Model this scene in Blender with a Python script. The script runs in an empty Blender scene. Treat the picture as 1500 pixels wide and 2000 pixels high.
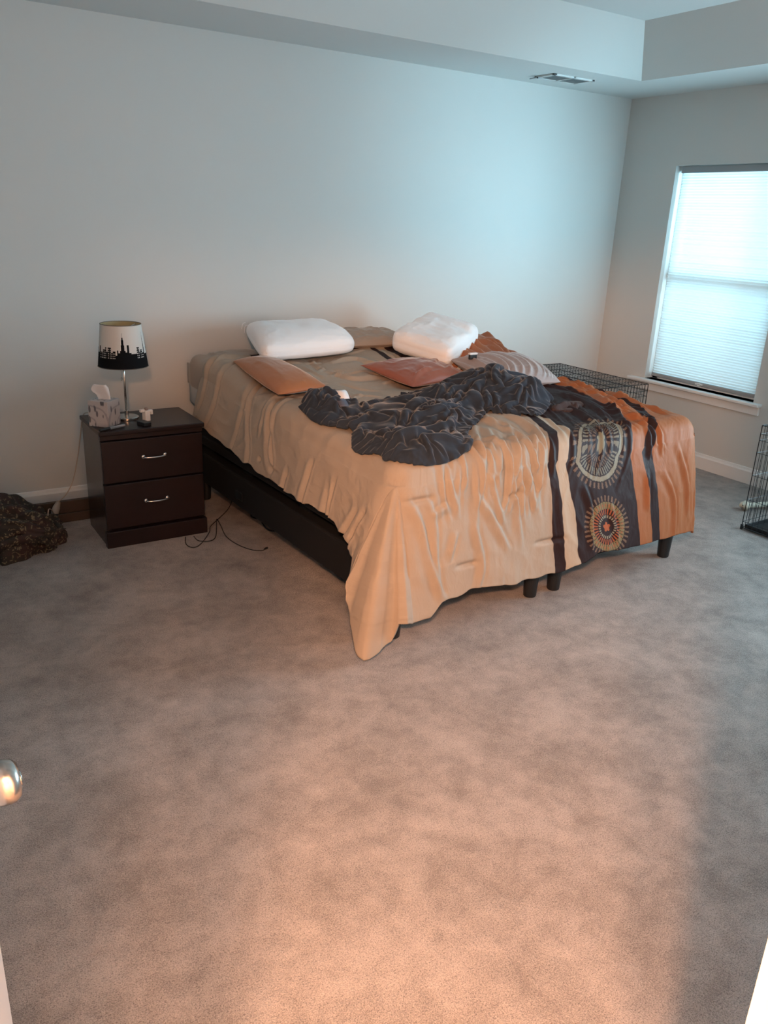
import bpy, bmesh, math, random
import numpy as np
from mathutils import Vector, Matrix
random.seed(7); np.random.seed(7)
SC = bpy.context.scene
COL = SC.collection

# ------------------------------------------------------------ camera
W, H = 1500, 2000
F = 1581.96
yaw, pitch, roll = math.radians(33.1153), math.radians(19.9389), math.radians(-2.4969)
fwd = Vector((math.sin(yaw)*math.cos(pitch), math.cos(yaw)*math.cos(pitch), -math.sin(pitch)))
right = Vector((math.cos(yaw), -math.sin(yaw), 0)); down = fwd.cross(right)
R_ = right*math.cos(roll) + down*math.sin(roll)
D_ = -right*math.sin(roll) + down*math.cos(roll)
cam = bpy.data.objects.new('camera', bpy.data.cameras.new('camera')); COL.objects.link(cam)
m = Matrix((R_, -D_, -fwd)).transposed().to_4x4(); m.translation = Vector((0, 0, 1.57))
cam.matrix_world = m
cam.data.sensor_fit = 'VERTICAL'; cam.data.sensor_height = 24; cam.data.lens = F*24/H
cam.data.clip_start = 0.02
SC.camera = cam

# ------------------------------------------------------------ light
SC.view_settings.view_transform = 'Standard'; SC.view_settings.look = 'None'
SC.view_settings.gamma = 1; SC.view_settings.exposure = 0.1
wd = bpy.data.worlds.new('sky'); SC.world = wd; wd.use_nodes = True
bg = wd.node_tree.nodes['Background']; bg.inputs[0].default_value = (0.55, 0.85, 1.0, 1); bg.inputs[1].default_value = 1.0
XW, YW, ZC = 4.87, 4.487, 2.432      # right wall, back wall, ceiling
YF, XL = 0.276, -1.0                 # front wall (room face), left wall
def area(name, loc, direction, sx, sy, power, color, spread=math.pi):
    l = bpy.data.lights.new(name, 'AREA'); l.shape = 'RECTANGLE'; l.size = sx; l.size_y = sy
    l.energy = power; l.color = color; l.spread = spread
    o = bpy.data.objects.new(name, l); COL.objects.link(o); o.location = loc
    o.rotation_euler = Vector(direction).to_track_quat('-Z', 'Z').to_euler(); return o
DAY = (0.50, 0.83, 1.0)
area('daylight_window_one', (XW+0.50, 3.56, 1.62), (-1, 0, -0.12), 1.15, 1.35, 14, (0.40, 0.80, 1.0))
area('daylight_window_two', (XW+0.45, 1.45, 1.25), (-1, 0, 0.12), 1.6, 1.7, 195, (0.58, 0.85, 1.0))
area('added_back_wall_fill', (XW+0.30, 1.75, 1.25), (-0.80, 2.7, 0.60), 0.9, 1.3, 22, (0.46, 0.82, 1.0), math.radians(55))  # added fill lamp aimed to brighten the back wall near the corner
def point(name, loc, power, color, rad):
    l = bpy.data.lights.new(name, 'POINT'); l.energy = power; l.color = color; l.shadow_soft_size = rad
    o = bpy.data.objects.new(name, l); COL.objects.link(o); o.location = loc; return o
WARM = (1.0, 0.50, 0.27)
point('hall_bulb_light', (-0.40, -0.42, 2.134), 410, WARM, 0.05)
point('hall_bulb_light', (-0.27, -0.52, 2.150), 190, WARM, 0.05)

# ------------------------------------------------------------ helpers
def finish(o, label=None, cat=None, group=None, kind=None):
    if label: o['label'] = label
    if cat: o['category'] = cat
    if group: o['group'] = group
    if kind: o['kind'] = kind
    return o
def wloc(p):
    v = Vector((0, 0, 0))
    while p is not None: v += p.location; p = p.parent
    return v
def obj(name, verts, faces, mat, parent=None, smooth=False, base=None, bevel=0, mats=None, fmi=None):
    """verts in world space; linked as ONE mesh"""
    org = Vector(base) if base is not None else Vector((0, 0, 0))
    off = wloc(parent) + org
    me = bpy.data.meshes.new(name)
    va = np.asarray(verts, dtype=float) - np.array(off)
    me.from_pydata(va.tolist(), [], [tuple(int(i) for i in f) for f in faces])
    for mm in (mats or [mat]): me.materials.append(mm)
    if fmi is not None: me.polygons.foreach_set('material_index', np.asarray(fmi, dtype=np.int32))
    if smooth: me.polygons.foreach_set('use_smooth', [True]*len(me.polygons))
    me.update()
    o = bpy.data.objects.new(name, me); COL.objects.link(o)
    o.location = org
    if parent is not None: o.parent = parent
    if bevel:
        b = o.modifiers.new('b', 'BEVEL'); b.width = bevel; b.segments = 3; b.limit_method = 'ANGLE'; b.angle_limit = 0.6
    return o
def thing(name, label, cat, loc, group=None):
    o = bpy.data.objects.new(name, None); COL.objects.link(o); o.location = loc; o.empty_display_size = 0.1
    return finish(o, label, cat, group)
class MB:
    def __init__(s): s.v = []; s.f = []
    def add(s, v, f):
        n = len(s.v); s.v += [tuple(p) for p in v]; s.f += [tuple(i+n for i in q) for q in f]; return s
    def box(s, x0, y0, z0, x1, y1, z1, fr=None):
        v = [(x, y, z) for x in (x0, x1) for y in (y0, y1) for z in (z0, z1)]
        if fr: v = [fr(*p) for p in v]
        return s.add(v, [(0, 1, 3, 2), (4, 6, 7, 5), (0, 4, 5, 1), (2, 3, 7, 6), (0, 2, 6, 4), (1, 5, 7, 3)])
    def tube(s, pts, r, n=8, cap=True, rad=None):
        P = [Vector(p) for p in pts]; rings = []
        up = None
        for i, p in enumerate(P):
            t = (P[min(i+1, len(P)-1)] - P[max(i-1, 0)]).normalized()
            if up is None:
                up = Vector((0, 0, 1)) if abs(t.z) < 0.9 else Vector((1, 0, 0))
            a = t.cross(up)
            if a.length < 1e-6: a = t.orthogonal()
            a.normalize(); b = a.cross(t).normalized(); up = b
            rr = rad[i] if rad else r
            rings.append([p + (a*math.cos(2*math.pi*k/n) + b*math.sin(2*math.pi*k/n))*rr for k in range(n)])
        v = [q for ring in rings for q in ring]; f = []
        for i in range(len(P)-1):
            for k in range(n): f.append((i*n+k, i*n+(k+1) % n, (i+1)*n+(k+1) % n, (i+1)*n+k))
        if cap: f += [tuple(range(n)), tuple(range((len(P)-1)*n+n-1, (len(P)-1)*n-1, -1))]
        return s.add(v, f)
    def lathe(s, prof, c=(0, 0, 0), n=32, axis='z', caps=True):
        v = []; f = []
        for (r, h) in prof:
            for k in range(n):
                a = 2*math.pi*k/n; x, y = r*math.cos(a), r*math.sin(a)
                p = (x, y, h) if axis == 'z' else (h, x, y)
                v.append((p[0]+c[0], p[1]+c[1], p[2]+c[2]))
        for i in range(len(prof)-1):
            for k in range(n): f.append((i*n+k, i*n+(k+1) % n, (i+1)*n+(k+1) % n, (i+1)*n+k))
        if caps: f += [tuple(range(n))[::-1], tuple(range((len(prof)-1)*n, len(prof)*n))]
        return s.add(v, f)
    def build(s, name, mat, parent=None, **k): return obj(name, s.v, s.f, mat, parent, **k)
def smoothcurve(pts, n=8):
    P = [Vector(p) for p in pts]; out = []
    for i in range(len(P)-1):
        a = P[max(i-1, 0)]; b = P[i]; c = P[i+1]; d = P[min(i+2, len(P)-1)]
        for k in range(n):
            t = k/n
            out.append(0.5*((2*b) + (c-a)*t + (2*a-5*b+4*c-d)*t*t + (3*b-a-3*c+d)*t**3))
    out.append(P[-1]); return out

# ---- numpy noise
_lat = np.random.RandomState(3).rand(64, 64, 64)
def noise3(x, y, z):
    x, y, z = np.broadcast_arrays(np.asarray(x, float), np.asarray(y, float), np.asarray(z, float))
    xi, yi, zi = np.floor(x).astype(int), np.floor(y).astype(int), np.floor(z).astype(int)
    fx, fy, fz = x-xi, y-yi, z-zi
    s = lambda t: t*t*t*(t*(6*t-15)+10)
    fx, fy, fz = s(fx), s(fy), s(fz)
    L = lambda a, b, c: _lat[(xi+a) % 64, (yi+b) % 64, (zi+c) % 64]
    c00 = L(0,0,0)*(1-fx)+L(1,0,0)*fx; c10 = L(0,1,0)*(1-fx)+L(1,1,0)*fx
    c01 = L(0,0,1)*(1-fx)+L(1,0,1)*fx; c11 = L(0,1,1)*(1-fx)+L(1,1,1)*fx
    return ((c00*(1-fy)+c10*fy)*(1-fz) + (c01*(1-fy)+c11*fy)*fz)*2-1
def fbm(x, y, z, o=4):
    r = 0; a = 1
    for i in range(o):
        r = r + a*noise3(x*2**i+17*i, y*2**i+5*i, z*2**i+9*i); a *= 0.5
    return r
def ridge(x, y, z, o=3):
    r = 0; a = 1
    for i in range(o):
        r = r + a*(1-2*np.abs(noise3(x*2**i+7*i, y*2**i+3*i, z*2**i+1.7*i))); a *= 0.5
    return r
def ss(a, b, x):
    t = np.clip((x-a)/(b-a), 0, 1); return t*t*(3-2*t)
def folds(x, y, lines, amp, width, asym=0.0):
    """sum of ridges along polylines, tapered at both ends"""
    out = np.zeros_like(x)
    for ln in lines:
        P = np.array([tuple(q)[:2] for q in smoothcurve([(p[0], p[1], 0) for p in ln], 5)])
        seg = np.linalg.norm(np.diff(P, axis=0), axis=1); L = np.concatenate([[0], np.cumsum(seg)]); T = L[-1]
        lo = P.min(0)-4*width; hi = P.max(0)+4*width
        msk = (x > lo[0]) & (x < hi[0]) & (y > lo[1]) & (y < hi[1])
        if not msk.any(): continue
        X = x[msk]; Y = y[msk]; best = np.full(X.shape, 1e9); bs = np.zeros(X.shape); sd = np.zeros(X.shape)
        for i in range(len(P)-1):
            d = P[i+1]-P[i]; l2 = d@d+1e-12
            t = np.clip(((X-P[i, 0])*d[0]+(Y-P[i, 1])*d[1])/l2, 0, 1)
            dx = X-P[i, 0]-t*d[0]; dy = Y-P[i, 1]-t*d[1]; dd = np.hypot(dx, dy)
            u = dd < best; best[u] = dd[u]; bs[u] = (L[i]+t*seg[i])[u]; sd[u] = np.sign(dx*d[1]-dy*d[0])[u]
        tp = np.clip(np.minimum(bs, T-bs)/(0.3*T), 0, 1); tp = tp*(2-tp)
        w = width*(1+asym*sd)
        out[msk] += amp*tp*(np.exp(-(best/w)**2) - 0.55*np.exp(-((best-1.7*w)/(0.9*w))**2))
    return out

# ---- material helpers
def newmat(name):
    mt = bpy.data.materials.new(name); mt.use_nodes = True; nt = mt.node_tree
    return mt, nt, nt.nodes['Principled BSDF']
def simple(name, col, rough=0.6, metal=0, spec=0.5, sheen=0, var=0.0, vscale=8, bump=0, bscale=200, coat=0, srough=0.3):
    mt, nt, b = newmat(name)
    b.inputs['Base Color'].default_value = (*col, 1); b.inputs['Roughness'].default_value = rough
    b.inputs['Metallic'].default_value = metal; b.inputs['Specular IOR Level'].default_value = spec
    b.inputs['Sheen Weight'].default_value = sheen; b.inputs['Sheen Roughness'].default_value = srough
    b.inputs['Coat Weight'].default_value = coat
    tc = nt.nodes.new('ShaderNodeTexCoord')
    if var:
        n = nt.nodes.new('ShaderNodeTexNoise'); n.inputs['Scale'].default_value = vscale; n.inputs['Detail'].default_value = 5
        nt.links.new(tc.outputs['Object'], n.inputs['Vector'])
        r = nt.nodes.new('ShaderNodeValToRGB')
        r.color_ramp.elements[0].position = 0.3; r.color_ramp.elements[1].position = 0.7
        r.color_ramp.elements[0].color = tuple(c*(1-var) for c in col)+(1,)
        r.color_ramp.elements[1].color = tuple(min(1, c*(1+var)) for c in col)+(1,)
        nt.links.new(n.outputs[0], r.inputs[0]); nt.links.new(r.outputs[0], b.inputs['Base Color'])
    if bump:
        n = nt.nodes.new('ShaderNodeTexNoise'); n.inputs['Scale'].default_value = bscale; n.inputs['Detail'].default_value = 3
        nt.links.new(tc.outputs['Object'], n.inputs['Vector'])
        bp = nt.nodes.new('ShaderNodeBump'); bp.inputs['Strength'].default_value = bump; bp.inputs['Distance'].default_value = 0.004
        nt.links.new(n.outputs[0], bp.inputs['Height']); nt.links.new(bp.outputs[0], b.inputs['Normal'])
    return mt
class NM:
    """tiny expression builder for math nodes"""
    def __init__(s, nt): s.nt = nt
    def m(s, op, *a):
        n = s.nt.nodes.new('ShaderNodeMath'); n.operation = op
        for i, v in enumerate(a):
            if isinstance(v, (int, float)): n.inputs[i].default_value = v
            else: s.nt.links.new(v, n.inputs[i])
        return n.outputs[0]
    def mix(s, fac, a, b):
        n = s.nt.nodes.new('ShaderNodeMix'); n.data_type = 'RGBA'
        for sock, v in ((n.inputs[0], fac), (n.inputs[6], a), (n.inputs[7], b)):
            if isinstance(v, tuple): sock.default_value = (*v, 1)
            elif isinstance(v, (int, float)): sock.default_value = v
            else: s.nt.links.new(v, sock)
        return n.outputs[2]
    def step(s, x, a, w=0.002):   # 0 below a, 1 above
        n = s.nt.nodes.new('ShaderNodeMapRange'); n.interpolation_type = 'SMOOTHSTEP'
        s.nt.links.new(x, n.inputs[0]); n.inputs[1].default_value = a-w; n.inputs[2].default_value = a+w
        return n.outputs[0]
    def band(s, x, a, b, w=0.002): return s.m('MULTIPLY', s.step(x, a, w), s.m('SUBTRACT', 1.0, s.step(x, b, w)))

M = {}
M['wall'] = simple('wall_paint', (0.60, 0.60, 0.58), 0.75, bump=0.05, bscale=350, spec=0.25)
M['ceil'] = simple('ceiling_paint', (0.66, 0.67, 0.66), 0.85, bump=0.05, bscale=300, spec=0.2)
M['trim'] = simple('white_trim_paint', (0.74, 0.74, 0.73), 0.4)
M['door'] = simple('white_door_paint', (0.58, 0.55, 0.53), 0.4)
M['glass'], nt, b = newmat('window_glass')
tr = nt.nodes.new('ShaderNodeBsdfTransparent'); gl = nt.nodes.new('ShaderNodeBsdfGlossy'); gl.inputs['Roughness'].default_value = 0.02
mx = nt.nodes.new('ShaderNodeMixShader'); mx.inputs[0].default_value = 0.06
nt.links.new(tr.outputs[0], mx.inputs[1]); nt.links.new(gl.outputs[0], mx.inputs[2]); nt.links.new(mx.outputs[0], nt.nodes['Material Output'].inputs[0])
def translucent(name, col, transp, tl=0.6):
    mt, nt, b = newmat(name)
    df = nt.nodes.new('ShaderNodeBsdfDiffuse'); df.inputs[0].default_value = (*col, 1)
    tl_ = nt.nodes.new('ShaderNodeBsdfTranslucent'); tl_.inputs[0].default_value = (*col, 1)
    tp = nt.nodes.new('ShaderNodeBsdfTransparent'); tp.inputs[0].default_value = (*col, 1)
    a = nt.nodes.new('ShaderNodeMixShader'); a.inputs[0].default_value = tl
    c = nt.nodes.new('ShaderNodeMixShader'); c.inputs[0].default_value = transp
    nt.links.new(df.outputs[0], a.inputs[1]); nt.links.new(tl_.outputs[0], a.inputs[2])
    nt.links.new(a.outputs[0], c.inputs[1]); nt.links.new(tp.outputs[0], c.inputs[2])
    nt.links.new(c.outputs[0], nt.nodes['Material Output'].inputs[0])
    return mt
M['blind'] = translucent('blind_fabric', (0.93, 0.96, 0.95), 0.05)
M['rail'] = simple('blind_rail', (0.30, 0.31, 0.32), 0.5)

# carpet
mt, nt, b = newmat('carpet'); M['carpet'] = mt; nm = NM(nt)
tc = nt.nodes.new('ShaderNodeTexCoord')
def nz(scale, detail=4, rough=0.55, dist=0.0):
    n = nt.nodes.new('ShaderNodeTexNoise'); n.inputs['Scale'].default_value = scale; n.inputs['Detail'].default_value = detail
    n.inputs['Roughness'].default_value = rough; n.inputs['Distortion'].default_value = dist
    nt.links.new(tc.outputs['Object'], n.inputs['Vector']); return n.outputs[0]
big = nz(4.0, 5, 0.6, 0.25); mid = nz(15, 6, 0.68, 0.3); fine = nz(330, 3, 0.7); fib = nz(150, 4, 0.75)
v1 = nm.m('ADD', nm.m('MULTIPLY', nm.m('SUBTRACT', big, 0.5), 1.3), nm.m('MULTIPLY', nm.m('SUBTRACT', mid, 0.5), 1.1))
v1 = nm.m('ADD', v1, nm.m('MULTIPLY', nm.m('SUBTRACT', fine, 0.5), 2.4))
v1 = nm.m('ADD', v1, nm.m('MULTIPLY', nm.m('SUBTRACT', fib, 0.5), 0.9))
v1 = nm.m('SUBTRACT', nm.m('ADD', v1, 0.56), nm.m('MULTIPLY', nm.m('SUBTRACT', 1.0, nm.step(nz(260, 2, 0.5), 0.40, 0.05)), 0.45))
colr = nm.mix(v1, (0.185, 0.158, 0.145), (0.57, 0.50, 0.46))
nt.links.new(colr, b.inputs['Base Color']); b.inputs['Roughness'].default_value = 0.95; b.inputs['Specular IOR Level'].default_value = 0.1
b.inputs['Sheen Weight'].default_value = 0.25
hb = nm.m('ADD', nm.m('MULTIPLY', fine, 0.8), nm.m('ADD', nm.m('MULTIPLY', fib, 1.0), nm.m('MULTIPLY', mid, 1.2)))
bp = nt.nodes.new('ShaderNodeBump'); bp.inputs['Strength'].default_value = 0.9; bp.inputs['Distance'].default_value = 0.008
nt.links.new(hb, bp.inputs['Height']); nt.links.new(bp.outputs[0], b.inputs['Normal'])

# ------------------------------------------------------------ room shell
def struct(name, mb, mat, parent=None, **k):
    o = mb.build(name, mat, parent, **k)
    if parent is None: o['kind'] = 'structure'
    return o
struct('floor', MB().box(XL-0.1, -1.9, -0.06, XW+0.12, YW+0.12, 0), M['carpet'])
struct('wall_back', MB().box(XL-0.1, YW, 0, XW+0.12, YW+0.12, ZC+0.6), M['wall'])
struct('wall_left', MB().box(XL-0.1, YF-0.127, 0, XL, YW, ZC+0.6), M['wall'])
# right wall with two window openings
w1 = (3.105, 4.010, 0.535, 1.985); w2 = (0.70, 2.20, 0.535, 1.985)
mb = MB(); ys = [YF-0.127, w2[0], w2[1], w1[0], w1[1], YW]
for i in range(0, 5, 2): mb.box(XW, ys[i], 0, XW+0.13, ys[i+1], ZC+0.6)
for w in (w1, w2):
    mb.box(XW, w[0], 0, XW+0.13, w[1], w[2]); mb.box(XW, w[0], w[3], XW+0.13, w[1], ZC+0.6)
struct('wall_right', mb, M['wall'])
# front wall with the doorway we look through
DX0, DX1, DH = -0.085, 0.620, 2.03
mb = MB(); mb.box(XL, YF-0.127, 0, DX0-0.02, YF, ZC+0.6); mb.box(DX1+0.02, YF-0.127, 0, XW, YF, ZC+0.6); mb.box(DX0-0.02, YF-0.127, DH+0.02, DX1+0.02, YF, ZC+0.6)
struct('wall_front', mb, M['wall'])
# hall behind the camera
struct('wall_hall_left', MB().box(-1.1, -1.9, 0, -1.0, YF-0.127, ZC+0.6), M['wall'])
struct('wall_hall_right', MB().box(1.0, -1.9, 0, 1.1, YF-0.127, ZC+0.6), M['wall'])
struct('wall_hall_back', MB().box(-1.1, -2.0, 0, 1.1, -1.9, ZC+0.6), M['wall'])
struct('trim_3', MB().box(-1.0, -1.9, ZC, 1.0, YF-0.127, ZC+0.1), M['ceil'])
# tray ceiling: soffit ring, sloping faces, upper panel
tx0, tx1, ty0, ty1 = 0.25, 4.329, 0.9, 3.93
s = 0.30; zt = ZC+0.25; tx0i, tx1i, ty0i, ty1i = tx0+s, tx1-s, ty0+s, ty1-0.24
V = []; Fc = []
def quad(a, b_, c, d):
    n = len(V); V.extend([a, b_, c, d]); Fc.append((n, n+1, n+2, n+3))
A0, B0 = (XL, YF), (XW, YW)
def pt(x, y, z): return (x, y, z)
quad(pt(XL, YF, ZC), pt(tx0, ty0, ZC), pt(tx1, ty0, ZC), pt(XW, YF, ZC))
quad(pt(XW, YF, ZC), pt(tx1, ty0, ZC), pt(tx1, ty1, ZC), pt(XW, YW, ZC))
quad(pt(XW, YW, ZC), pt(tx1, ty1, ZC), pt(tx0, ty1, ZC), pt(XL, YW, ZC))
quad(pt(XL, YW, ZC), pt(tx0, ty1, ZC), pt(tx0, ty0, ZC), pt(XL, YF, ZC))
o = obj('ceiling', V, Fc, M['ceil']); o['kind'] = 'structure'
md = o.modifiers.new('s', 'SOLIDIFY'); md.thickness = 0.02; md.offset = 1 if False else -1
V = []; Fc = []
C0 = [(tx0, ty0), (tx1, ty0), (tx1, ty1), (tx0, ty1)]; C1 = [(tx0i, ty0i), (tx1i, ty0i), (tx1i, ty1i), (tx0i, ty1i)]
for i in range(4):
    j = (i+1) % 4
    quad((*C0[i], ZC), (*C0[j], ZC), (*C1[j], zt), (*C1[i], zt))
o = obj('trim_1', V, Fc, M['wall']); o['kind'] = 'structure'
V = []; Fc = []
quad(*[(*c, zt) for c in C1])
o = obj('trim_2', V, Fc, M['ceil']); o['kind'] = 'structure'
struct('trim_4', MB().box(XL-0.1, -2.0, ZC+0.6, XW+0.13, YW+0.12, ZC+0.7), M['ceil'])
# baseboards
def bboard(name, a, b_, nrm):
    prof = [(0, 0), (0.014, 0), (0.014, 0.082), (0.009, 0.092), (0.006, 0.105), (0, 0.107)]
    v = []
    for (x, y) in (a, b_):
        for (d, z) in prof: v.append((x+nrm[0]*d, y+nrm[1]*d, z))
    n = len(prof); f = [(i, (i+1) % n, n+(i+1) % n, n+i) for i in range(n)] + [tuple(range(n)), tuple(range(2*n-1, n-1, -1))]
    o = obj(name, v, f, M['trim']); o['kind'] = 'structure'
bboard('baseboard_back', (XL, YW), (XW, YW), (0, -1)); bboard('baseboard_right', (XW, YF), (XW, YW), (-1, 0))
bboard('baseboard_left', (XL, YF), (XL, YW), (1, 0))
# door jamb / casing
mb = MB(); mb.box(DX1, YF-0.127, 0, DX1+0.02, YF, DH); mb.box(DX0-0.02, YF-0.127, 0, DX0, YF, DH); mb.box(DX0-0.02, YF-0.127, DH, DX1+0.02, YF, DH+0.02)
mb.box(DX1-0.012, YF-0.075, 0, DX1, YF-0.04, DH); mb.box(DX0, YF-0.075, 0, DX0+0.012, YF-0.04, DH)
struct('trim_5', mb, M['door'])

# windows
def window(name, w, xoff=0.085):
    y0, y1, z0, z1 = w; x = XW+xoff
    e = thing(name, None, None, (XW+0.08, (y0+y1)/2, z0)); e['kind'] = 'structure'
    t = 0.045
    mb = MB(); mb.box(x, y0, z0, x+0.05, y0+t, z1); mb.box(x, y1-t, z0, x+0.05, y1, z1); mb.box(x, y0, z0, x+0.05, y1, z0+t); mb.box(x, y0, z1-t, x+0.05, y1, z1)
    mb.build('window_frame', M['trim'], e)
    zm = 1.262
    MB().box(x-0.005, y0+t, zm-0.028, x+0.045, y1-t, zm+0.028).build('meeting_rail', M['trim'], e)
    mb = MB(); mb.box(x+0.02, y0+t, z0+t, x+0.024, y1-t, zm-0.028); mb.build('pane', M['glass'], e)
    mb = MB(); mb.box(x+0.02, y0+t, zm+0.028, x+0.024, y1-t, z1-t); mb.build('pane', M['glass'], e)
    mb = MB(); mb.box(XW-0.045, y0-0.065, z0-0.022, XW+0.085, y1+0.13, z0); mb.build('window_sill', M['trim'], e, bevel=0.006)
    mb = MB(); mb.box(XW-0.016, y0-0.055, z0-0.078, XW, y1+0.11, z0-0.022); mb.build('apron', M['trim'], e, bevel=0.003)
    return e
window('window_1', w1); window('window_2', w2)
# cellular shade in window 1
y0, y1, z0, z1 = w1
e = thing('cellular_shade', 'white pleated cellular shade glowing over the window on the right wall', 'window shade', (XW+0.05, (y0+y1)/2, z0))
np_ = 76; v = []; f = []; ya, yb = y0+0.026, y1-0.030; za, zb = z0+0.045, z1-0.045
rs = np.random.RandomState(5)
for i in range(np_*2+1):
    z = za+(zb-za)*i/(np_*2); dx = 0.007 if i % 2 else 0.0
    dx += 0.004*rs.rand()
    for k in range(13):
        v.append((XW+0.05-dx, ya+(yb-ya)*k/12, z))
for i in range(np_*2):
    for k in range(12): f.append((i*13+k, i*13+k+1, (i+1)*13+k+1, (i+1)*13+k))
obj('pleated_fabric', v, f, M['blind'], e)
MB().box(XW+0.028, ya-0.004, zb, XW+0.066, yb+0.004, z1-0.004).build('head_rail', M['rail'], e, bevel=0.003)
MB().box(XW+0.032, ya, za-0.024, XW+0.062, yb, za).build('bottom_rail', M['rail'], e, bevel=0.003)
ym = (ya+yb)/2
mb = MB(); mb.box(XW+0.018, ym-0.03, za-0.016, XW+0.033, ym+0.03, za-0.008); mb.box(XW+0.018, ym-0.012, za-0.024, XW+0.024, ym+0.012, za-0.004)
mb.build('pull_tab', M['trim'], e, bevel=0.002)
# ceiling vent
e = thing('ceiling_vent', 'white two-panel air vent set in the lowered ceiling border', 'vent', (3.94, 4.2, ZC-0.012))
vx0, vx1, vy0, vy1 = 3.77, 4.11, 4.11, 4.29
mb = MB(); t = 0.022
mb.box(vx0, vy0, ZC-0.010, vx1, vy0+t, ZC); mb.box(vx0, vy1-t, ZC-0.010, vx1, vy1, ZC); mb.box(vx0, vy0, ZC-0.010, vx0+t, vy1, ZC); mb.box(vx1-t, vy0, ZC-0.010, vx1, vy1, ZC)
mb.box((vx0+vx1)/2-0.008, vy0, ZC-0.010, (vx0+vx1)/2+0.008, vy1, ZC)
mb.build('frame', M['ceil'], e, bevel=0.002)
mb = MB()
for i in range(9):
    y = vy0+t+0.004+i*(vy1-vy0-2*t)/9
    mb.add([(vx0+t, y, ZC-0.009), (vx1-t, y, ZC-0.009), (vx1-t, y+0.010, ZC-0.001), (vx0+t, y+0.010, ZC-0.001)], [(0, 1, 2, 3)])
mb.build('louvre', simple('vent_metal', (0.5, 0.5, 0.5), 0.4), e)
MB().box(vx0+t, vy0+t, ZC-0.0009, vx1-t, vy1-t, ZC-0.0005).build('backing', simple('vent_dark', (0.12, 0.12, 0.12), 0.8), e)
mb = MB(); mb.box(vx0-0.02, vy1-0.05, ZC-0.016, vx0-0.012, vy1+0.02, ZC-0.010); mb.box(vx0-0.02, vy1-0.05, ZC-0.016, vx0+t, vy1-0.044, ZC-0.010)
mb.build('damper_lever', simple('vent_lever', (0.35, 0.36, 0.38), 0.4), e)

# hall ceiling fixture (holds the bulbs that light the floor)
e = thing('hall_light', 'hall ceiling light with two bare bulbs behind the camera', 'ceiling light', (-0.32, -0.46, ZC))
MB().lathe([(0.09, -0.03), (0.10, 0.0)], (-0.32, -0.46, ZC), 24).build('canopy_plate', simple('fixture_metal', (0.5, 0.45, 0.4), 0.3, 1), e)
for (bx, by, bz) in ((-0.40, -0.42, 2.21), (-0.27, -0.52, 2.23)):
    mb = MB().tube([(-0.32, -0.46, ZC-0.03), (bx, by, bz+0.06), (bx, by, bz)], 0.012, 8)
    mb.build('arm', simple('fixture_arm', (0.5, 0.45, 0.4), 0.3, 1), e)

# ------------------------------------------------------------ open door (left) with knob
e = thing('door_1', None, None, (-0.08, 0.30, 0)); e['kind'] = 'structure'
mb = MB().box(-0.036, 0, 0.012, 0, 0.740, DH-0.005, lambda x, y, z: (-0.084+x*math.cos(0.167)+y*math.sin(0.167), 0.290-x*math.sin(0.167)+y*math.cos(0.167), z)); mb.build('door_leaf', M['door'], e, bevel=0.002)
M['nickel'] = simple('satin_nickel', (0.62, 0.58, 0.54), 0.24, 1, bump=0.02, bscale=500)
kc = (0.026, 0.962, 0.876)
mb = MB().lathe([(0.031, 0), (0.031, 0.004), (0.026, 0.010), (0.013, 0.014), (0.012, 0.022), (0.018, 0.026), (0.0255, 0.031), (0.0285, 0.038), (0.0290, 0.046), (0.0275, 0.054), (0.0215, 0.0605), (0.017, 0.061), (0.0155, 0.0595), (0.0, 0.0595)], kc, 40, axis='x')
kn = mb.build('door_knob', M['nickel'], e, smooth=True)
mb = MB().lathe([(0.0095, 0.0595), (0.0095, 0.0635), (0.006, 0.0640), (0.0, 0.0640)], kc, 24, axis='x'); mb.build('lock_button', M['nickel'], kn, smooth=True)

# ------------------------------------------------------------ bed frame of reference
TH = math.radians(2.0); OX, OY = 1.47, 2.32
def B(x, y, z): return (OX + x*math.cos(TH) - y*math.sin(TH), OY + x*math.sin(TH) + y*math.cos(TH), z)
def Bn(P):
    P = np.asarray(P, float); Q = P.copy()
    Q[..., 0] = OX + P[..., 0]*math.cos(TH) - P[..., 1]*math.sin(TH); Q[..., 1] = OY + P[..., 0]*math.sin(TH) + P[..., 1]*math.cos(TH)
    return Q
M['black'] = simple('black_upholstery', (0.010, 0.0095, 0.010), 0.85, spec=0.2, bump=0.1, bscale=600)
M['blackplastic'] = simple('black_plastic', (0.012, 0.012, 0.013), 0.4)
def bed_base(x0, x1, label):
    e = thing('adjustable_bed_base', label, 'bed base', B((x0+x1)/2, 1.0, 0), 'two bed bases side by side')
    MB().box(x0, 0.0, 0.145, x1, 2.02, 0.315, B).build('base_box', M['black'], e, bevel=0.012)
    MB().box(x0, 0.0, 0.365, x1, 2.02, 0.415, B).build('deck', M['black'], e, bevel=0.008)
    for yy in (0.12, 0.70, 1.30):
        MB().box(x0+0.05, yy, 0.312, x1-0.05, yy+0.10, 0.368, B).build('lift_crossbar', M['blackplastic'], e)
    for lx in (x0+0.065, x1-0.065):
        for ly in (0.055, 1.95):
            c = B(lx, ly, 0)
            MB().lathe([(0.026, 0.0), (0.029, 0.004), (0.036, 0.145)], c, 20).build('leg', M['blackplastic'], e, smooth=False)
    return e
b1 = bed_base(0.085, 0.968, 'black bed base on the nightstand side, two black legs showing under the beige cover')
b2 = bed_base(0.985, 1.905, 'black bed base on the window side, under the brown and orange cover')
mb = MB().box(0.083, 1.30, 0.19, 0.079, 1.38, 0.235, B)
mb.build('control_socket', M['blackplastic'], b1, bevel=0.002)

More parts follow.
